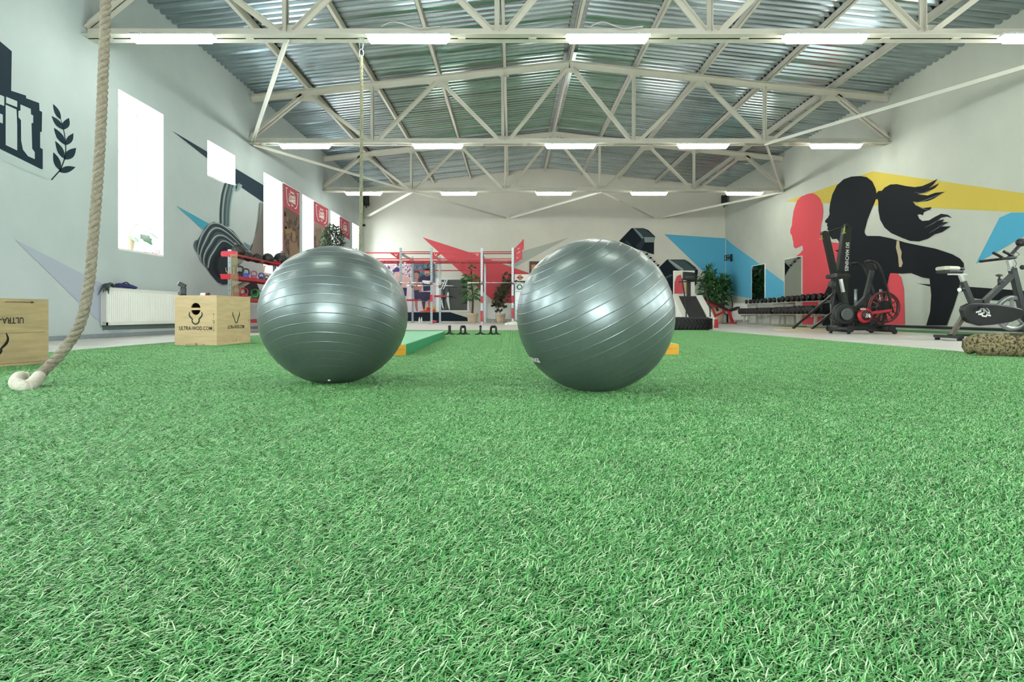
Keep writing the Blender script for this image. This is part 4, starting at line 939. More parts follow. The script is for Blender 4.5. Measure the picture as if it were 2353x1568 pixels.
for a, b in zip(FX, FX[1:]):
    wide = (b - a) > 1.5
    if wide:
        MB().bb((a + .04, -.03, 2.745), (b - .04, .03, 2.785)).build('top_beam', RED, RG); vplate(a + .04, 2.78, 1); vplate(b - .04, 2.78, -1)
    else:
        for dy, z in ((-.03, 2.80), (.05, 2.74)): MB().cyl((a + .04, dy, z), (b - .04, dy, z), .018, 10).build('pull_up_bar', RED, RG)
for a, b in ((FX[0], FX[1]), (FX[1], FX[2]), (FX[2], FX[3]), (FX[3], FX[4])):
    z0 = 2.42
    MB().bb((a + .04, .12, z0), (b - .04, .17, z0 + .06)).build('ladder_rail', RED, RG); MB().bb((a + .04, .92, z0), (b - .04, .97, z0 + .06)).build('ladder_rail', RED, RG)
    n = 6 if b - a > 1.5 else 4
    for i in range(n):
        x = a + (b - a) * (i + .7) / (n + .4); MB().cyl((x, .17, z0 + .03), (x, .92, z0 + .03), .017, 8).build('rung', RED, RG)
    MB().bb((a + .04, -.02, z0 + .09), (b - .04, .02, z0 + .13)).build('cross_beam', RED, RG)
for i in range(2):
    MB().bb((RX[1 + i] + .04, DY - .02, 2.24), (RX[2 + i] - .04, DY + .02, 2.28)).build('rear_beam', RED, RG)
qf = lambda L: [V(((820 + x / 5.115 - CX) * 24.2 / F, 0.0, H - (520 + y / 5.115 - CY) * 24.2 / F)) for x, y in L]
o = MB().prism(qf([(1847, 268), (1945, 170), (1945, 155), (1962, 155), (1962, 275), (1945, 275), (1945, 385), (1850, 440)]), (0, .012, 0)).build('ball_target', RED, RG)
pb = PB(lambda a, b, d: V((a, -.003 - d, b)))
for x, y in ((1900, 265), (1887, 372)):
    c = qf([(x, y)])[0]; pb.stroke([(c.x - .035, c.z + .035), (c.x, c.z - .03), (c.x + .035, c.z + .035)], [.016], ['#efe8e6', '#efe8e6'], 0)
a, b = qf([(1880, 325), (1922, 295)]); pb.stroke([(a.x, a.z), (b.x, b.z)], [.016], ['#efe8e6', '#efe8e6'], 0); pb.build('emblem', o)
for x, z, h in ((FX[2], 1.0, .28), (FX[3], .95, .26), (FX[4], .96, .28), (FX[4], .42, .4), (FX[3], .30, .42)): MB().bb((x - .05, -.06, z - h / 2), (x + .05, -.04, z + h / 2)).build('red_sleeve', RED, RG)
def hook(x, y, z): MB().bb((x - .05, y - .09, z - .05), (x + .05, y - .041, z + .06)).build('bar_hook', pm('hook_brown', '#7a4a44', .5), RG)
for x in (FX[1], FX[2], FX[3], FX[4]): hook(x, 0, 1.58)
for x in (RX[1], RX[2]): hook(x, DY, 1.57)
for x, y, z in ((RX[1], DY, .98), (RX[2], DY, 1.15)):
    MB().bb((x - .24, y - .1, z - .04), (x + .30, y - .05, z + .04)).build('dip_arm', RED, RG); MB().cyl((x + .3, y - .075, z), (x + .55, y - .075, z - .02), .018, 8).build('dip_handle', BLACK, RG)
def barbell(label, x0, x1, y, z):
    T = thing('barbell', label, 'barbell', ((x0 + x1) / 2, y, z), group='barbells on the rig'); L = (x1 - x0) / 2
    MB().cyl((-L + .35, 0, 0), (L - .35, 0, 0), .014, 10).build('shaft', CHROME, T)
    for s in (-1, 1): MB().cyl((s * (L - .35), 0, 0), (s * L, 0, 0), .024, 12).build('sleeve', CHROME, T); MB().cyl((s * (L - .37), 0, 0), (s * (L - .345), 0, 0), .034, 12).build('collar', CHROME, T)
barbell('chrome barbell on the front posts between poster and dark mirror', at(918, 0, 24.1).x, at(1028, 0, 24.1).x, 24.08, 1.60)
barbell('chrome barbell on the rear posts, lower in view, in front of the poster', at(936, 0, 26.7).x, at(1043, 0, 26.7).x, 26.66, 1.60)
barbell('chrome barbell on the rig posts next to the drinks cooler', at(1078, 0, 24.1).x, at(1203, 0, 24.1).x, 24.08, 1.60)
# small things by the rig
T = thing('foam_roller', 'small red tube lying on the floor by the rig post', 'roller', at(998, 743.2, 25.0) , R(-25)); T.location.z = .075
MB().cyl((-.16, 0, 0), (.12, 0, 0), .07, 14, .05).build('tube', pm('pink_red_plastic', '#c2384a', .45), T); MB().cyl((.12, 0, -.004), (.2, 0, -.004), .05, 12, .04).build('cap', BLACK, T)
for i, (px, lb) in enumerate(((966, 'white bottle standing before the black wall band, first of two'), (970.5, 'white bottle standing before the black wall band, second of two'))):
    T = thing('bottle', lb, 'bottle', (at(px, 0, 26.9).x, 26.6 + i * .05, 0), group='bottles by the wall'); MB().lathe([(.035, 0), (.037, .15), (.02, .2), (.018, .22)], n=12).build('bottle_body', WHITE, T); MB().cyl((0, 0, .22), (0, 0, .25), .02, 10).build('cap', WHITE, T)
SHOE = pm('white_leather', '#e6e2d8', .5)
for k, (px, Y, rz) in enumerate(((1171, 22.6, 8), (1179, 22.3, -6))):
    T = thing('sneaker', ['white sneaker at the foot of the last rig post, the farther one', 'white sneaker at the foot of the last rig post, the nearer one'][k], 'shoe', (at(px, 0, Y).x, Y, 0), R(rz), group='white sneakers')
    MB().tube(smooth_path([V((-.15, 0, .035)), V((-.05, 0, .04)), V((.08, 0, .06)), V((.14, 0, .07))], 4), [.02, .035, .042, .045, .046, .046, .046, .046, .046, .046, .046, .04, .03], 12).build('upper', SHOE, T)
    MB().prism([V((x, y, 0)) for x, y in ((-.17, -.03), (-.1, -.05), (.1, -.042), (.16, -.03), (.16, .03), (.1, .042), (-.1, .05), (-.17, .03))], (0, 0, .022)).build('sole', WINK, T); MB().tube([V((.07 + .04 * math.cos(a), .03 * math.sin(a), .115)) for a in [2 * math.pi * i / 12 for i in range(12)]], .012, 6, closed=True).build('collar', SHOE, T)
# plants at the back wall
def palm(label, loc, h, seed):
    T = thing('potted_palm', label, 'plant', loc); pot(T, .26, .42, TERRA); rnd = random.Random(seed)
    MB().tube(smooth_path([V((0, 0, .38)), V((.03, 0, 1.0)), V((-.03, 0, 1.8)), V((-.05, 0, h - .2))], 5), [.045] * 6 + [.035] * 10, 8).build('trunk', BARK, T)
    for lev, n, ln in ((.95, 8, .34), (1.2, 7, .33), (1.5, 9, .37), (1.75, 10, .38), (1.95, 8, .34), (h - .05, 3, .17)):
        for i in range(n):
            a = 2 * math.pi * (i + rnd.random() * .5) / n; b = V((-.02, 0, lev)); d = V((math.cos(a), math.sin(a), 0)); e = b + d * ln + V((0, 0, rnd.uniform(-.1, .22)))
            m = MB(); m.tube(smooth_path([b, (b + e) / 2 + V((0, 0, .08)), e], 3), .008, 5)
            for j in range(9):
                f = a + (j - 4) * .34; dd = V((math.cos(f), math.sin(f), -.25 - .1 * rnd.random())); leafm(m, e, e + dd * ln * .6, .075, (0, -.6, 1), 3, .05)
            m.build('frond', GREEN3, T)
    return T
palm('tall potted palm between the dark mirror and the rig post', (at(1085, 0, 26.95).x, 26.95, 0), 2.55, 3).scale = (.95, .62, 1)
T = thing('trailing_plant', 'dark trailing plant on a stick in a pale pot before the red wall', 'plant', (at(1150, 0, 26.8).x, 26.8, 0)); pot(T, .22, .4, TERRA)
sp_ = [V((0, 0, .35)), V((-.1, 0, .8)), V((.0, 0, 1.2)), V((.18, 0, 1.55)), V((.3, 0, 1.85)), V((.35, 0, 2.15))]; MB().tube(smooth_path(sp_, 5), .015, 6).build('stem', BARK, T)
m = MB(); rnd = random.Random(9); P = smooth_path(sp_, 20)
for i in range(420):
    c = P[int(rnd.triangular(8, len(P) - 1, 35))] + V((rnd.gauss(0, .12), rnd.gauss(0, .1), rnd.gauss(0, .06))); d = V((rnd.gauss(0, 1), rnd.gauss(0, 1), rnd.gauss(-.4, .6))).normalized(); leafm(m, c, c + d * .15, .12, (rnd.gauss(0, .5), -1, .5), 3)
stuff(m.build('foliage', pm('bronze_leaf', '#4a4630', .5, var=.45, vs=7), T))
# ------------------------------------------------------------------ paintings on the long mural wall
rw = lambda x, y, d: on_right(x, y, .002 + d)
rw.n = 0
q = Z(1780, 360, 3.92)
p = PB(rw); p.fill([(1668.3, 548), (1680, 560), (1742.6, 605), (1804, 650), (1850, 684), (1850, 692), (1805, 690), (1729.5, 687), (1685.6, 679), (1668.3, 676)], '#5db2d0'); p.build('painted_blue_shape', wall_right)
p = PB(rw); p.fill(q([(100, 405), (360, 318), (880, 133), (2700, 396), (2700, 524), (1450, 465)]), '#cfb950'); p.build('painted_yellow_band', wall_right)
p = PB(rw); p.fill(q([(1812, 967), (2025, 550), (2130, 505), (2620, 505)]), '#52a9c6'); p.build('painted_blue_wedge', wall_right)
p = PB(rw, .001); p.k = 3
p.fill(q([(340, 330), (375, 345), (410, 380), (430, 430), (438, 490), (432, 560), (420, 610), (415, 660), (420, 710), (440, 730), (470, 760), (530, 775), (585, 778), (600, 1000), (900, 1030), (1100, 1045), (1140, 1090), (1165, 1200), (1172, 1515), (250, 1515), (250, 895), (190, 900), (230, 870), (255, 840), (250, 800), (210, 820), (185, 828), (170, 810), (168, 770), (160, 740), (155, 710), (140, 690), (140, 660), (155, 620), (160, 560), (170, 490), (190, 430), (205, 395), (240, 360), (300, 335)]), '#da5158')
o = p.build('painted_red_figure', wall_right); o['label'] = 'red painted silhouette of a head in profile'
p = PB(rw, .001); p.k = 6
p.fill(q([(770, 175), (830, 185), (880, 225), (910, 290), (918, 340), (905, 400), (870, 480), (835, 570), (820, 630), (808, 670), (812, 695), (830, 715), (940, 715), (1040, 735), (1110, 755), (1180, 775), (1300, 800), (1450, 830), (1600, 880), (1670, 920), (1700, 960), (1704, 1000), (1690, 1060), (1650, 1230), (1620, 1330), (1550, 1522), (1365, 1522), (1400, 1400), (1410, 1250), (1395, 1100), (1330, 1090), (1230, 1050), (1150, 1055), (1040, 1050), (1030, 1080), (1005, 1200), (985, 1400), (980, 1525), (430, 1525), (435, 1260), (460, 1210), (490, 1150), (520, 1080), (560, 1050), (575, 950), (580, 870), (545, 845), (590, 835), (585, 790), (575, 760), (560, 742), (520, 745), (500, 720), (490, 690), (490, 670), (472, 655), (480, 640), (470, 620), (475, 600), (455, 595), (455, 575), (480, 550), (495, 520), (492, 480), (500, 420), (520, 340), (560, 260), (620, 205), (690, 180)]), '#0b1116')
p.fill(q([(905, 345), (935, 310), (965, 308), (990, 280), (1040, 252), (1100, 248), (1180, 265), (1260, 275), (1330, 265), (1400, 235), (1468, 200), (1430, 250), (1390, 285), (1480, 240), (1440, 285), (1360, 325), (1290, 340), (1380, 350), (1450, 325), (1535, 318), (1500, 335), (1440, 375), (1380, 400), (1290, 410), (1245, 405), (1270, 440), (1330, 465), (1415, 455), (1390, 480), (1340, 500), (1335, 530), (1310, 520), (1285, 525), (1300, 560), (1330, 580), (1390, 575), (1440, 545), (1500, 515), (1560, 525), (1597, 555), (1550, 540), (1500, 550), (1460, 580), (1525, 565), (1510, 590), (1565, 590), (1500, 630), (1585, 628), (1510, 680), (1440, 700), (1380, 740), (1300, 765), (1220, 760), (1140, 730), (1050, 690), (990, 640), (950, 570), (935, 490), (932, 400), (925, 382), (900, 390)]), '#0b1116')
for a in ([(1240, 420), (1330, 400), (1440, 360), (1490, 340)], [(1260, 430), (1340, 470), (1420, 485)], [(1350, 640), (1430, 600), (1490, 560)], [(1390, 690), (1470, 640), (1530, 600)], [(1260, 320), (1330, 330), (1400, 300)]): p.stroke(q(a), [.4, 1.6, .2], ['#2b3438', '#9aa49c'])
p.fill(q([(1275, 1141), (1330, 1147), (1400, 1152), (1400, 1170)]), '#0b1116')
p.fill(q([(1100, 757), (1122, 760), (1128, 820), (1145, 860), (1140, 910), (1155, 960), (1142, 995), (1120, 995), (1112, 900), (1092, 820)]), '#b9ab8a')
q2 = Z(2073, 540, 5.057); p.fill(q2([(700, 598), (1416, 650), (2200, 700), (2200, 830), (1416, 775), (1050, 760), (850, 740), (740, 715)]), '#0b1116')
o = p.build('painted_black_figure', wall_right); o['label'] = 'black painted silhouette of a woman with a ponytail doing a plank'

# mirrors
def wmirror(label, px0, px1, zt, zb):
    y0, y1 = XR * F / (px1 - CX), XR * F / (px0 - CX)
    T = thing('wall_mirror', label, 'mirror', (XR - .025, y0, zb), group='narrow wall mirrors'); w = y1 - y0; h = zt - zb
    MB().bb((-.008, .02, .02), (.0, w - .02, h - .02)).build('glass', MIR, T)
    m = MB(); m.bb((-.015, 0, 0), (.022, .02, h)); m.bb((-.015, w - .02, 0), (.022, w, h)); m.bb((-.015, .02, h - .02), (.022, w - .02, h)); m.bb((-.015, .02, 0), (.022, w - .02, .02)); m.build('frame', WHITE, T)
wmirror('narrow white framed mirror on the blue painted wall', 1729, 1759.5, 2.27, .88); wmirror('narrow white framed mirror in front of the red painted head', 1804.5, 1845, 2.28, .92)
T = thing('television_bracket', 'black television bracket on the blue painted corner', 'bracket', (XR - .1, 26.7, 2.8))
MB().box((.05, 0, 0), (.08, .08, .3)).build('wall_plate', BLACK, T); MB().box((-.05, 0, 0), (.16, .06, .06)).build('arm', BLACK, T)
m = MB(); m.box((-.14, 0, .11), (.02, .5, .03)); m.box((-.14, 0, -.11), (.02, .5, .03)); m.box((-.14, -.24, 0), (.02, .03, .2)); m.box((-.14, .24, 0), (.02, .03, .2)); m.box((-.14, 0, 0), (.02, .1, .24)); m.build('frame', BLACK, T)

# ------------------------------------------------------------------ treadmill, tyre, bench, corner plant
T = thing('tractor_tyre', 'large black tyre lying flat on the floor beside the slanting-ribbed ball', 'tyre', (4.16, 14.98, 0))
MB().lathe([(.34, .02), (.40, 0), (.54, .0), (.60, .03), (.62, .08), (.62, .23), (.60, .28), (.54, .31), (.40, .31), (.34, .29), (.32, .2), (.32, .1), (.34, .02)], n=48).build('carcass', RUBBER, T)
m = MB()
for i in range(44):
    a = 2 * math.pi * i / 44
    for z0, z1, s in ((.04, .15, 1), (.16, .27, -1)):
        p0 = V((.626 * math.cos(a), .626 * math.sin(a), z0)); p1 = V((.626 * math.cos(a + .1 * s), .626 * math.sin(a + .1 * s), z1)); m.sq(p0, p1, .045, .022, up=V((math.cos(a), math.sin(a), 0)))
stuff(m.build('tread_lugs', RUBBER, T))
WPL = pm('white_plastic_shell', '#dedfd3', .35)
T = thing('incline_treadmill', 'white incline treadmill with black belt and console behind the tyre', 'treadmill', (5.25, 17.9, 0), 0)
for s in (-1, 1):
    MB().prism([V((s * .36 - .1, y, z)) for y, z in ((-.55, .06), (-.5, .22), (.75, .95), (.95, .95), (1.05, .1))], (.2, 0, 0)).build('side_shell', WPL, T, .02)
    MB().tube(smooth_path([V((s * .34, -.35, .30)), V((s * .33, -.3, .62)), V((s * .30, .1, 1.2)), V((s * .26, .35, 1.42))], 6), .018, 8).build('handrail', BLACK, T)
MB().prism([V((-.26, y, z)) for y, z in ((-.52, .08), (-.46, .2), (.75, .92), (.95, .92), (.95, .8), (-.4, .06))], (.52, 0, 0)).build('belt', RUBBER, T)
MB().bb((-.33, .95, .08), (.33, 1.05, 1.0)).build('motor_cover', WPL, T)
MB().bb((-.05, .55, .9), (.05, .65, 1.45)).build('mast', BLACKM, T); MB().box((-.02, .5, 1.5), (.36, .08, .26), Matrix.Rotation(R(-20), 3, 'X') @ Matrix.Rotation(R(6), 3, 'Y')).build('console', BLACK, T, .02)
MB().tube([V((-.34, .42, 1.33)), V((.3, .42, 1.36))], .018, 8).build('front_bar', BLACK, T)
m = MB()
for i in range(7): m.box((-.12 + i * .04, .448, 1.475), (.022, .004, .03))
stuff(m.build('display_digits', pm('grey_digits', '#6a7274', .5), T))
MB().box((.42, -.62, .12), (.08, .1, .24)).build('fire_bottle', RED, T)
T = thing('mirror_board', 'white framed board painted as a mirror with a red reflection, behind the incline treadmill', 'board', (at(1549, 0, 19.3).x, 19.3, 0))
nb_ = (1594.5 - 1549) * 19.3 / F; MB().bb((0, 0, .02), (nb_, .03, 1.71)).build('panel', pm('pale_mirror_paint', '#d9d8c6', .5), T)
MB().bb((-.02, -.01, 0), (0, .04, 1.73)).build('edge', WHITE, T); MB().bb((nb_, -.01, 0), (nb_ + .02, .04, 1.73)).build('edge', WHITE, T); MB().bb((0, -.01, 1.71), (nb_, .04, 1.73)).build('edge', WHITE, T)
pb = PB(lambda x, y, d: V(((x - 1549) * 19.3 / F, -.001 - d, H - (y - CY) * 19.3 / F))); pb.fill([(1549.5, 650), (1555, 635), (1564, 631), (1570, 650), (1570, 680), (1549.5, 680)], '#c4525a'); pb.fill([(1571, 650), (1582, 648), (1582, 678), (1571, 678)], '#c9b27c'); pb.build('picture', T)  # mirror's reflection of the red mural, painted as flat patches
T = thing('weight_bench', 'red framed adjustable weight bench with black pads before the corner plant', 'bench', (8.12, 24.7, 0), R(0)); T.scale = (1.12, 1.1, 1.1)
PAD = pm('black_vinyl_pad', '#141414', .4)
MB().box((-.10, 0, .74), (1.05, .28, .07), Matrix.Rotation(R(27), 3, 'Y')).build('back_pad', PAD, T, .02); MB().box((.60, 0, .53), (.38, .28, .07), Matrix.Rotation(R(-20), 3, 'Y')).build('seat_pad', PAD, T, .02)
MB().sq((-.45, 0, .84), (.45, 0, .44), .06).build('back_rail', RED, T); MB().sq((.42, 0, .46), (.56, 0, .06), .09).build('front_leg', RED, T); MB().sq((.3, 0, .45), (-.42, 0, .1), .07).build('main_beam', RED, T); MB().sq((.45, 0, .45), (.72, 0, .52), .06).build('seat_rail', RED, T)
MB().bb((.48, -.28, 0), (.62, .28, .06)).build('front_foot', RED, T); MB().bb((-.5, -.25, 0), (-.4, .25, .06)).build('rear_foot', RED, T); MB().sq((-.2, .0, .72), (-.05, 0, .3), .05).build('adjuster', RED, T)
T = thing('potted_bush', 'large dark green bushy plant in the far corner', 'plant', (8.72, 26.4, 0)); pot(T, .3, .5, TERRA); MB().tube([(0, 0, .45), (-.05, 0, 1.0), (-.1, 0, 1.7)], [.05, .04, .02], 8).build('trunk', BARK, T)
bushy(T, 560, ((-.1, -.1, 1.35), .62, .62), .26, GREEN2, 21); bushy(T, 160, ((-.32, 0, 2.05), .25, .42), .22, GREEN2, 22); bushy(T, 120, ((.25, -.1, 1.75), .3, .3), .22, GREEN2, 23); bushy(T, 50, ((-.75, 0, 1.85), .22, .18), .18, GREEN2, 24)
T = thing('gym_ring_frame', 'black hoop leaning against the wall by the corner plant', 'hoop', (8.75, 25.3, .78), R(20)); MB().tube([V((.26 * math.cos(a), 0, .42 * math.sin(a))) for a in [2 * math.pi * i / 28 for i in range(28)]], .022, 8, closed=True).build('ring', BLACK, T); MB().sq((0, 0, -.42), (.05, .05, -.78), .05).build('stand', BLACK, T); MB().box((.05, .05, -.77), (.35, .3, .02)).build('foot', BLACK, T)

# ------------------------------------------------------------------ dumbbell racks along the mural wall
def db_rack(label, y0, y1):
    T = thing('dumbbell_rack', label, 'rack', (8.85, y0, 0), group='dumbbell racks'); L = y1 - y0; g = pm('light_grey_frame', '#b4b6ac', .4)
    for y in (.25, L - .25):
        MB().sq((.40, y, .03), (.36, y, .86), .07).build('upright', g, T); MB().sq((-.12, y, .03), (-.08, y, .33), .06).build('front_leg', g, T); MB().bb((-.32, y - .04, 0), (.45, y + .04, .05)).build('foot', g, T)
        for z, x in ((.34, -.1), (.725, .12)): MB().sq((x - .12, y, z - .02), (.37, y, z + .02), .05).build('tier_arm', g, T)
    for z, x in ((.367, -.1), (.757, .12)):
        for dx in (-.09, .09): MB().bb((x + dx - .03, 0, z), (x + dx + .03, L, z + .015)).build('tier_rail', g, T)
DBM = pm('dumbbell_rubber', '#0d0e10', .42, var=.1, vs=20)
def dumbbell(label, loc, s, src={}):
    key = round(s, 2)
    if key not in src:
        T = thing('dumbbell', label, 'dumbbell', loc, group='dumbbells on the racks'); r = .098 * s
        MB().cyl((-.06 * s, 0, 0), (.06 * s, 0, 0), .018, 10).build('handle', CHROME, T)
        for q_ in (-1, 1): MB().lathe([(r * .8, 0), (r, .015), (r, .075 * s), (r * .8, .09 * s), (r * .4, .092 * s)], o=(q_ * .055 * s, 0, 0), ax=(q_, 0, 0), n=14).build('head', DBM, T)
        src[key] = T; return T
    return dup(src[key], loc, 0, label)
db_rack('grey two-tier dumbbell rack, farther unit below the mirrors', 20.85, 23.7); db_rack('grey two-tier dumbbell rack, nearer unit behind the air bike', 17.7, 20.6)
def nth(i): return (ORD + ['tenth', 'eleventh', 'twelfth', 'thirteenth', 'fourteenth', 'fifteenth', 'sixteenth', 'seventeenth', 'eighteenth', 'nineteenth', 'twentieth', 'twenty first', 'twenty second', 'twenty third', 'twenty fourth', 'twenty fifth', 'twenty sixth'])[i]
for tier, z, x, n in (('upper', .775, 8.97, 17), ('lower', .385, 8.75, 22)):
    for i in range(n):
        y = 23.6 - (23.6 - 17.9) * i / (n - 1)
        if 20.6 < y < 20.86: continue
        s = [.8, .9, 1.0, 1.1][min(3, i * 4 // n)] if tier == 'upper' else [1.1, 1.15, 1.2, 1.3][min(3, i * 4 // n)]
        dumbbell('black round dumbbell on the %s rack tier, %s from the far corner' % (tier, nth(i)), (x, y, z + .098 * s), s)

# ------------------------------------------------------------------ ski machine
T = thing('ski_machine', 'tall black ski machine with two masts standing on a wooden board', 'ski machine', (0, 14.5, 0)); k_ = lambda px, py, Y=14.5: at(px, py, Y) - V((0, 14.5, 0))
MB().bb((k_(1791, 0).x, -.25, 0), (k_(1900, 0).x, .35, .04)).build('base_board', pm('pale_board', '#cdbb94', .6, var=.1), T)
MB().prism([k_(1946, 519) + V((-.05, 0, 0)), k_(1958, 522) , k_(1948, 700), k_(1914, 700), k_(1924, 630)], (0, .14, 0)).build('lettered_mast', BLACKM, T, .01)
MB().sq(k_(1896, 536), k_(1930, 690), .13, .12).build('rear_mast', BLACKM, T)
MB().tube([k_(1889, 537), k_(1949, 518)], .015, 8).build('top_rod', BLACK, T)
for px, py in ((1894, 536), (1947, 519)): MB().cyl(k_(px, py) + V((0, -.06, 0)), k_(px, py) + V((0, .1, 0)), .05, 14).build('pulley', BLACK, T)
MB().tube([k_(1888.5, 540), k_(1889, 550)], .012, 6).build('grip', pm('ochre_grip', '#b79a4a', .5), T); MB().tube([k_(1883, 550), k_(1892, 549)], .014, 6).build('grip', pm('ochre_grip'), T)
MB().tube([k_(1941, 520), k_(1939, 536)], .018, 6).build('grip', pm('lime_grip', '#9fc04a', .5), T); MB().tube([k_(1935, 537), k_(1943, 535)], .016, 6).build('grip', pm('lime_grip'), T)
a, b = k_(1914, 676), k_(1822, 754); b.z = .05; MB().sq(a, b, .045).build('rear_strut', BLACKM, T)
a, b = k_(1925, 709), k_(1865, 757, 14.3); b.z = .05; MB().sq(a, b, .045).build('front_strut', BLACKM, T)
MB().bb((k_(1918, 0).x, 0, 0), (k_(1942, 0).x, .16, .62)).build('lower_mast', BLACKM, T)
c = k_(1945, 590); text('lettering', 'SKI MACHINES', WINK, T, V((c.x + .01, -.001, c.z)), V((-.04, 0, -.99)), V((1, 0, -.04)), .115, .9, .001)
# ------------------------------------------------------------------ air bike
AB = thing('air_bike', 'black and red air bike with fan wheel standing before the mural', 'exercise bike', (6.5, 12.35, 0), R(2))
for x in (0.0, .82):
    MB().cyl((x, -.38, .095), (x, .38, .095), .062, 16).build('stabiliser', BLACKM, AB)
    for y in (-.37, .37):
        MB().cyl((x, y - .02, .095), (x, y + .02, .095), .066, 16).build('end_cap', BLACK, AB)
        if x == 0: MB().cyl((x, y * .85, 0), (x, y * .85, .04), .03, 10).build('levelling_foot', BLACK, AB)
        else: MB().cyl((x + .05, y - .02, .045), (x + .05, y + .02, .045), .045, 14).build('transport_wheel', RUBBER, AB)
MB().sq((0, 0, .12), (.84, 0, .12), .07, .06).build('base_rail', BLACKM, AB)
MB().tube(smooth_path([V((-.02, 0, .22)), V((.05, 0, .34)), V((.25, 0, .40)), V((.5, 0, .42))], 5), [.12] + [.18] * 4 + [.19] * 5 + [.15] * 5 + [.10], 18).build('body_shell', BLACKM, AB)
MB().lathe([(.19, 0), (.22, .02), (.22, .09), (.18, .11)], o=(-.04, -.16, .38), ax=(0, -1, 0), n=28).build('rear_pulley_cover', BLACK, AB)
MB().lathe([(.10, 0), (.12, .01), (.12, .03), (.1, .035)], o=(-.02, -.275, .38), ax=(0, -1, 0), n=24).build('pulley_ring', pm('grey_ring', '#555c5e', .3, .4), AB)
MB().lathe([(.15, 0), (.15, .03), (.11, .05), (.0, .05)], o=(.36, -.22, .36), ax=(0, -1, 0), n=30).build('crank_disc', RED, AB); MB().lathe([(.10, 0), (.095, .02), (0, .022)], o=(.38, -.268, .36), ax=(0, -1, 0), n=26).build('crank_cap', pm('dark_maroon', '#3a1418', .4), AB)
text('lettering', '//6', WINK, AB, (.40, -.292, .35), (1, 0, 0), (0, 0, 1), .11, .9, .002)
MB().sq((.16, 0, .46), (.07, 0, .82), .09, .07).build('seat_tube', BLACKM, AB); MB().sq((.09, 0, .74), (.02, 0, 1.08), .055, .05).build('seat_post', CHROME, AB)
MB().prism([V((x, y, 1.09)) for x, y in ((-.22, -.13), (-.22, .13), (-.14, .17), (.02, .13), (.2, .06), (.2, -.06), (.02, -.13), (-.14, -.17))], (0, 0, .085)).build('saddle', PAD, AB, .025)
MB().box((-.15, 0, .98), (.09, .16, .11), Matrix.Rotation(R(15), 3, 'Y')).build('rear_box', BLACK, AB, .01)
MB().sq((.45, 0, .42), (.66, 0, 1.25), .08, .07).build('front_mast', BLACKM, AB); MB().sq((.30, 0, .47), (.60, 0, .78), .08, .09).build('front_arch', BLACKM, AB)
MB().lathe([(.285, -.05), (.315, -.03), (.315, .03), (.285, .05), (.285, -.05)], o=(.90, 0, .52), ax=(0, 1, 0), n=40).build('fan_rim', pm('dark_red_rim', '#6e1c24', .4), AB)
for i in range(14):
    a = 2 * math.pi * i / 14; MB().box((.90 + .19 * math.cos(a), 0, .52 + .19 * math.sin(a)), (.21, .06, .012), Matrix.Rotation(-a, 3, 'Y')).build('fan_blade', pm('fan_red', '#8c3a3c', .5), AB)
MB().cyl((.90, -.06, .52), (.90, .06, .52), .13, 22).build('fan_hub', BLACK, AB)
m = MB()
for r in (.18, .24, .29): m.tube([V((.90 + r * math.cos(a), -.056, .52 + r * math.sin(a))) for a in [2 * math.pi * i / 32 for i in range(32)]], .004, 5, closed=True)
stuff(m.build('fan_cage', BLACK, AB))
MB().sq((.50, -.2, .40), (.92, -.2, .46), .035, .05).build('red_linkage', RED, AB)
for s in (-1, 1):
    MB().tube(smooth_path([V((.95, s * .2, .42)), V((.84, s * .22, .8)), V((.72, s * .24, 1.15)), V((.62, s * .25, 1.35)), V((.48, s * .25, 1.42)), V((.36, s * .24, 1.40))], 5), .022, 10).build('swing_arm', BLACKM, AB)
    MB().tube([V((.5, s * .25, 1.415)), V((.36, s * .24, 1.40))], .028, 10).build('hand_grip', RUBBER, AB)
    MB().box((.38 + s * .12, s * .30, .36 - s * .12), (.11, .1, .03)).build('pedal', CHROME, AB); MB().sq((.36, s * .2, .36), (.38 + s * .12, s * .25, .36 - s * .12), .03).build('crank_arm', BLACKM, AB)
MB().box((.64, 0, 1.34), (.06, .26, .17), Matrix.Rotation(R(-25), 3, 'Y')).build('console', BLACK, AB, .015)
MB().sq((.5, 0, .35), (.82, 0, .1), .07).build('down_tube', BLACKM, AB); MB().sq((.90, 0, .45), (.84, 0, .1), .05, .09).build('fan_fork', BLACKM, AB)
# plate storage behind the bike
T = thing('plate_tree', 'black plate stand with two upright silver pegs behind the air bike', 'plate stand', (at(2012, 0, 14.6).x, 14.9, 0))
MB().bb((-.5, -.2, 0), (.5, .2, .06)).build('base', BLACKM, T); MB().bb((-.5, -.05, .42), (.5, .05, .5)).build('cross_bar', BLACKM, T)
for x in (-.32, .28): MB().bb((x - .04, -.04, .06), (x + .04, .04, .5)).build('leg', BLACKM, T); MB().cyl((x + .02, 0, .5), (x + .02, 0, .98), .035, 14).build('peg', SILVER, T)

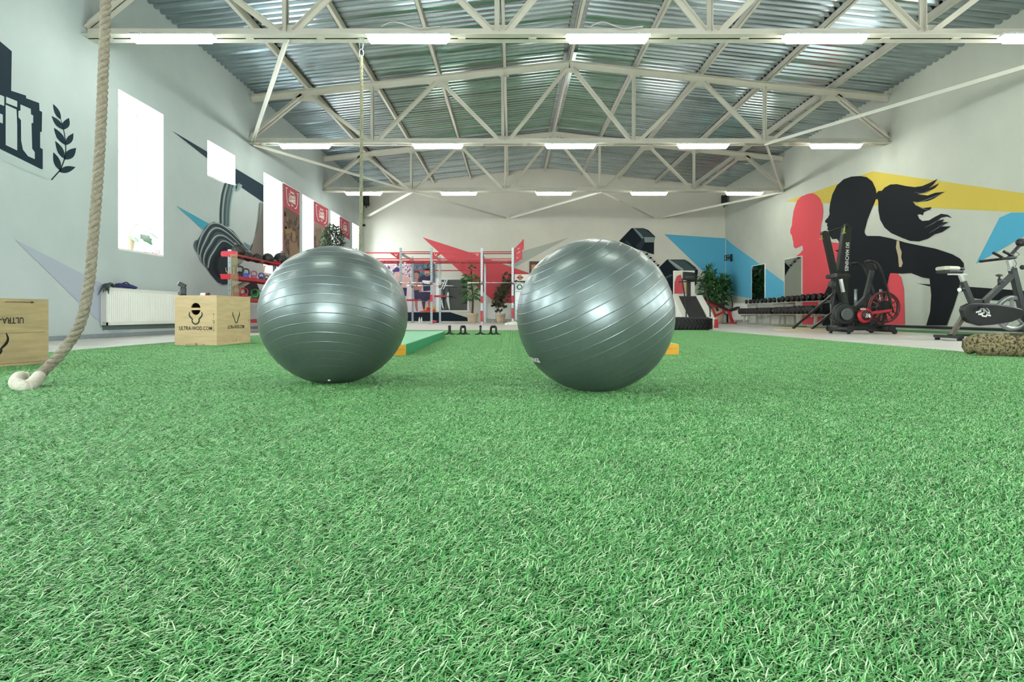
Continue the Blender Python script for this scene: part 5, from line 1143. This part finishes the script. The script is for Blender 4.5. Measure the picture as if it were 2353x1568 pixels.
# ------------------------------------------------------------------ spin bike
SBK = thing('spin_bike', 'dark grey spin bike with pale saddle, cut off by the picture edge', 'exercise bike', (6.38, 9.1, 0), R(-1))
G = pm('dark_grey_frame', '#2c3231', .42, var=.1)
for x in (0, 1.12):
    MB().bb((x - .035, -.28, .035), (x + .035, .28, .075)).build('stabiliser', BLACKM, SBK)
    for y in (-.24, .24): MB().cyl((x, y, 0), (x, y, .035), .035, 12).build('levelling_foot', BLACK, SBK)
MB().bb((0, -.025, .06), (1.12, .025, .09)).build('base_rail', BLACKM, SBK)
MB().sq((.05, 0, .08), (.26, 0, .42), .07, .05).build('rear_strut', pm('worn_grey_metal', '#6a6458', .5, .3, var=.2, vs=20), SBK)
q_ = [(.10, .44), (.13, .34), (.2, .26), (.35, .215), (.55, .23), (.8, .27), (.95, .33), (.98, .40), (.95, .46), (.8, .50), (.6, .53), (.35, .545), (.2, .54), (.12, .50)]
o = MB().prism([V((x, -.16, z)) for x, z in q_], (0, .1, 0)).build('chain_guard', BLACKM, SBK, .02)
pb = PB(lambda a, b, d: V((a, -.161 - d, b)))
pb.stroke([(.40 + .075 * math.cos(a), .40 + .075 * math.sin(a)) for a in [R(-20) + R(200) * i / 12 for i in range(13)]], [.01], ['#c8ccc8', '#c8ccc8'], 0)
for (a, b, c, d) in ((.28, .41, .36, .43), (.34, .39, .42, .41), (.40, .42, .47, .40), (.31, .385, .38, .375), (.42, .375, .49, .36), (.36, .36, .43, .35)): pb.fill([(a, b - .012), (c, d - .010), (c, d + .012), (a, b + .010)], '#e4e6e2')
pb.build('emblem', o)
MB().sq((.36, 0, .5), (.21, 0, .86), .075, .06).build('seat_tube', G, SBK); MB().sq((.23, 0, .82), (.17, 0, .97), .05, .045).build('seat_post', CHROME, SBK); MB().bb((.0, -.02, .955), (.26, .02, .975)).build('seat_slider', CHROME, SBK); MB().cyl((.13, -.06, .74), (.2, -.03, .75), .03, 12).build('seat_knob', BLACK, SBK); MB().cyl((.11, -.064, .737), (.125, -.06, .738), .028, 12).build('knob_cap', WINK, SBK)
MB().prism([V((x, y, .985)) for x, y in ((-.12, -.09), (-.12, .09), (-.06, .12), (.06, .09), (.2, .035), (.2, -.035), (.06, -.09), (-.06, -.12))], (0, 0, .035)).build('saddle_base', BLACK, SBK, .01)
MB().prism([V((x, y, 1.02)) for x, y in ((-.13, -.1), (-.13, .1), (-.06, .13), (.06, .1), (.15, .05), (.15, -.05), (.06, -.1), (-.06, -.13))], (0, 0, .06)).build('saddle', pm('pale_saddle_vinyl', '#b9bba8', .45), SBK, .025)
MB().prism([V((x, y, 1.025)) for x, y in ((.15, -.05), (.15, .05), (.23, .02), (.23, -.02))], (0, 0, .04)).build('saddle_nose', BLACK, SBK, .012)
MB().sq((.50, 0, .55), (.95, 0, .98), .085, .06).build('main_tube', G, SBK); MB().sq((.33, 0, .57), (.58, 0, .57), .05, .05).build('cross_tube', G, SBK)
MB().sq((.92, 0, 1.05), (1.16, 0, .08), .09, .07).build('front_fork', G, SBK); MB().sq((.91, 0, 1.02), (.87, 0, 1.17), .055, .05).build('handlebar_post', CHROME, SBK)
d_ = (V((.95, 0, .98)) - V((.50, 0, .55))).normalized(); text('lettering', 'S900 PRO', WINK, SBK, V((.72, -.031, .76)), d_, V((-d_.z, 0, d_.x)), .085, .9, .001)
MB().lathe([(.20, -.02), (.26, -.02), (.26, .02), (.20, .02), (.20, -.02)], o=(.93, 0, .40), ax=(0, 1, 0), n=40).build('flywheel_rim', pm('grey_flywheel', '#8c9290', .3, .6), SBK)
for i in range(5):
    a = 2 * math.pi * i / 5 + .4; MB().sq(V((.93, 0, .40)), V((.93 + .21 * math.cos(a), 0, .40 + .21 * math.sin(a))), .05, .02).build('spoke', pm('grey_flywheel'), SBK)
MB().cyl((.93, -.04, .40), (.93, .04, .40), .05, 16).build('hub', BLACK, SBK)
MB().cyl((.75, 0, .80), (.74, 0, .90), .03, 12).build('brake_housing', G, SBK); MB().lathe([(.012, 0), (.012, .03), (.045, .04), (.045, .06), (.02, .07)], o=(.735, 0, .90), n=16).build('brake_knob', pm('brown_grey_knob', '#4a4642', .5), SBK)
for s in (-1, 1):
    MB().tube(smooth_path([V((.60, s * .2, 1.17)), V((.72, s * .2, 1.185)), V((.86, s * .14, 1.20)), V((.9, 0, 1.20))], 5), .02, 10).build('handlebar', RUBBER, SBK)
    MB().tube(smooth_path([V((.88, s * .10, 1.20)), V((.80, s * .1, 1.25)), V((.72, s * .1, 1.29))], 4), .02, 10).build('aero_grip', RUBBER, SBK)
MB().sq((.86, 0, 1.2), (1.02, 0, 1.38), .035).build('console_stalk', BLACKM, SBK); MB().ball((1.05, 0, 1.43), .075, 16, 10, (1, .8, .8)).build('console', BLACK, SBK); MB().ball((.99, -.1, 1.06), .035, 12, 8).build('adjust_knob', BLACK, SBK)
MB().tube(smooth_path([V((1.0, -.02, 1.36)), V((.95, -.03, 1.3)), V((1.0, -.03, 1.25)), V((.93, -.03, 1.2)), V((.95, -.04, 1.12)), V((.92, -.05, 1.06))], 5), .004, 5).build('sensor_wire', BLACK, SBK)
for s in (-1, 1): MB().sq((.45, s * .17, .38), (.45 + s * .12, s * .2, .38 - s * .1), .025).build('crank_arm', CHROME, SBK); MB().box((.45 + s * .12, s * .25, .38 - s * .1), (.1, .09, .025)).build('pedal', BLACKM, SBK)

# ------------------------------------------------------------------ camouflage sandbag
cm = bpy.data.materials.new('camouflage_canvas'); cm.use_nodes = True; nt = cm.node_tree; b_ = nt.nodes['Principled BSDF']; b_.inputs['Roughness'].default_value = .9
tc = nt.nodes.new('ShaderNodeTexCoord'); nz = nt.nodes.new('ShaderNodeTexNoise'); nz.inputs['Scale'].default_value = 44; nz.inputs['Detail'].default_value = 5; nz.inputs['Roughness'].default_value = .75
rp = nt.nodes.new('ShaderNodeValToRGB'); rp.color_ramp.interpolation = 'CONSTANT'; cr = rp.color_ramp
cr.elements[0].color = (*lin('#2c281a'), 1); cr.elements[1].position = .44; cr.elements[1].color = (*lin('#6f6648'), 1)
for ps, c in ((.52, '#a3956c'), (.6, '#3f3a26'), (.66, '#b3a67c')): e = cr.elements.new(ps); e.color = (*lin(c), 1)
nt.links.new(tc.outputs['Object'], nz.inputs['Vector']); nt.links.new(nz.outputs['Fac'], rp.inputs['Fac']); nt.links.new(rp.outputs['Color'], b_.inputs['Base Color'])
T = thing('sandbag', 'camouflage canvas sandbag lying at the turf edge before the spin bike', 'sandbag', (4.22, 5.5, .008), R(-4))
rnd = random.Random(4); P = smooth_path([V((-.12, .1, .09)), V((.0, .04, .095)), V((.2, -.05, .1)), V((.45, -.12, .1)), V((.75, -.1, .1)), V((.95, .05, .09)), V((1.02, .2, .08))], 8)
rs = [.02, .06, .085, .095, .10] + [.105 + .006 * math.sin(i * 1.7) + rnd.uniform(-.004, .004) for i in range(len(P) - 10)] + [.1, .09, .08, .06, .02]
P = [V((p.x, p.y, r * .92)) for p, r in zip(P, rs)]
MB().tube(P, rs, 20, flat=1.0).build('bag_body', cm, T)
MB().tube([P[14] + V((.018 * math.cos(a), .11 * math.sin(a) * .9, .108 * math.cos(a))) for a in [2 * math.pi * i / 24 for i in range(24)]], .009, 6, closed=True).build('tie_cord', pm('olive_cord', '#4f4a34', .9), T)
MB().tube(smooth_path([P[14] + V((-.01, -.03, .105)), P[22] + V((0, -.03, .112)), P[32] + V((0, -.02, .112)), P[40] + V((0, 0, .1))], 6), .011, 6).build('strap', pm('olive_cord'), T)
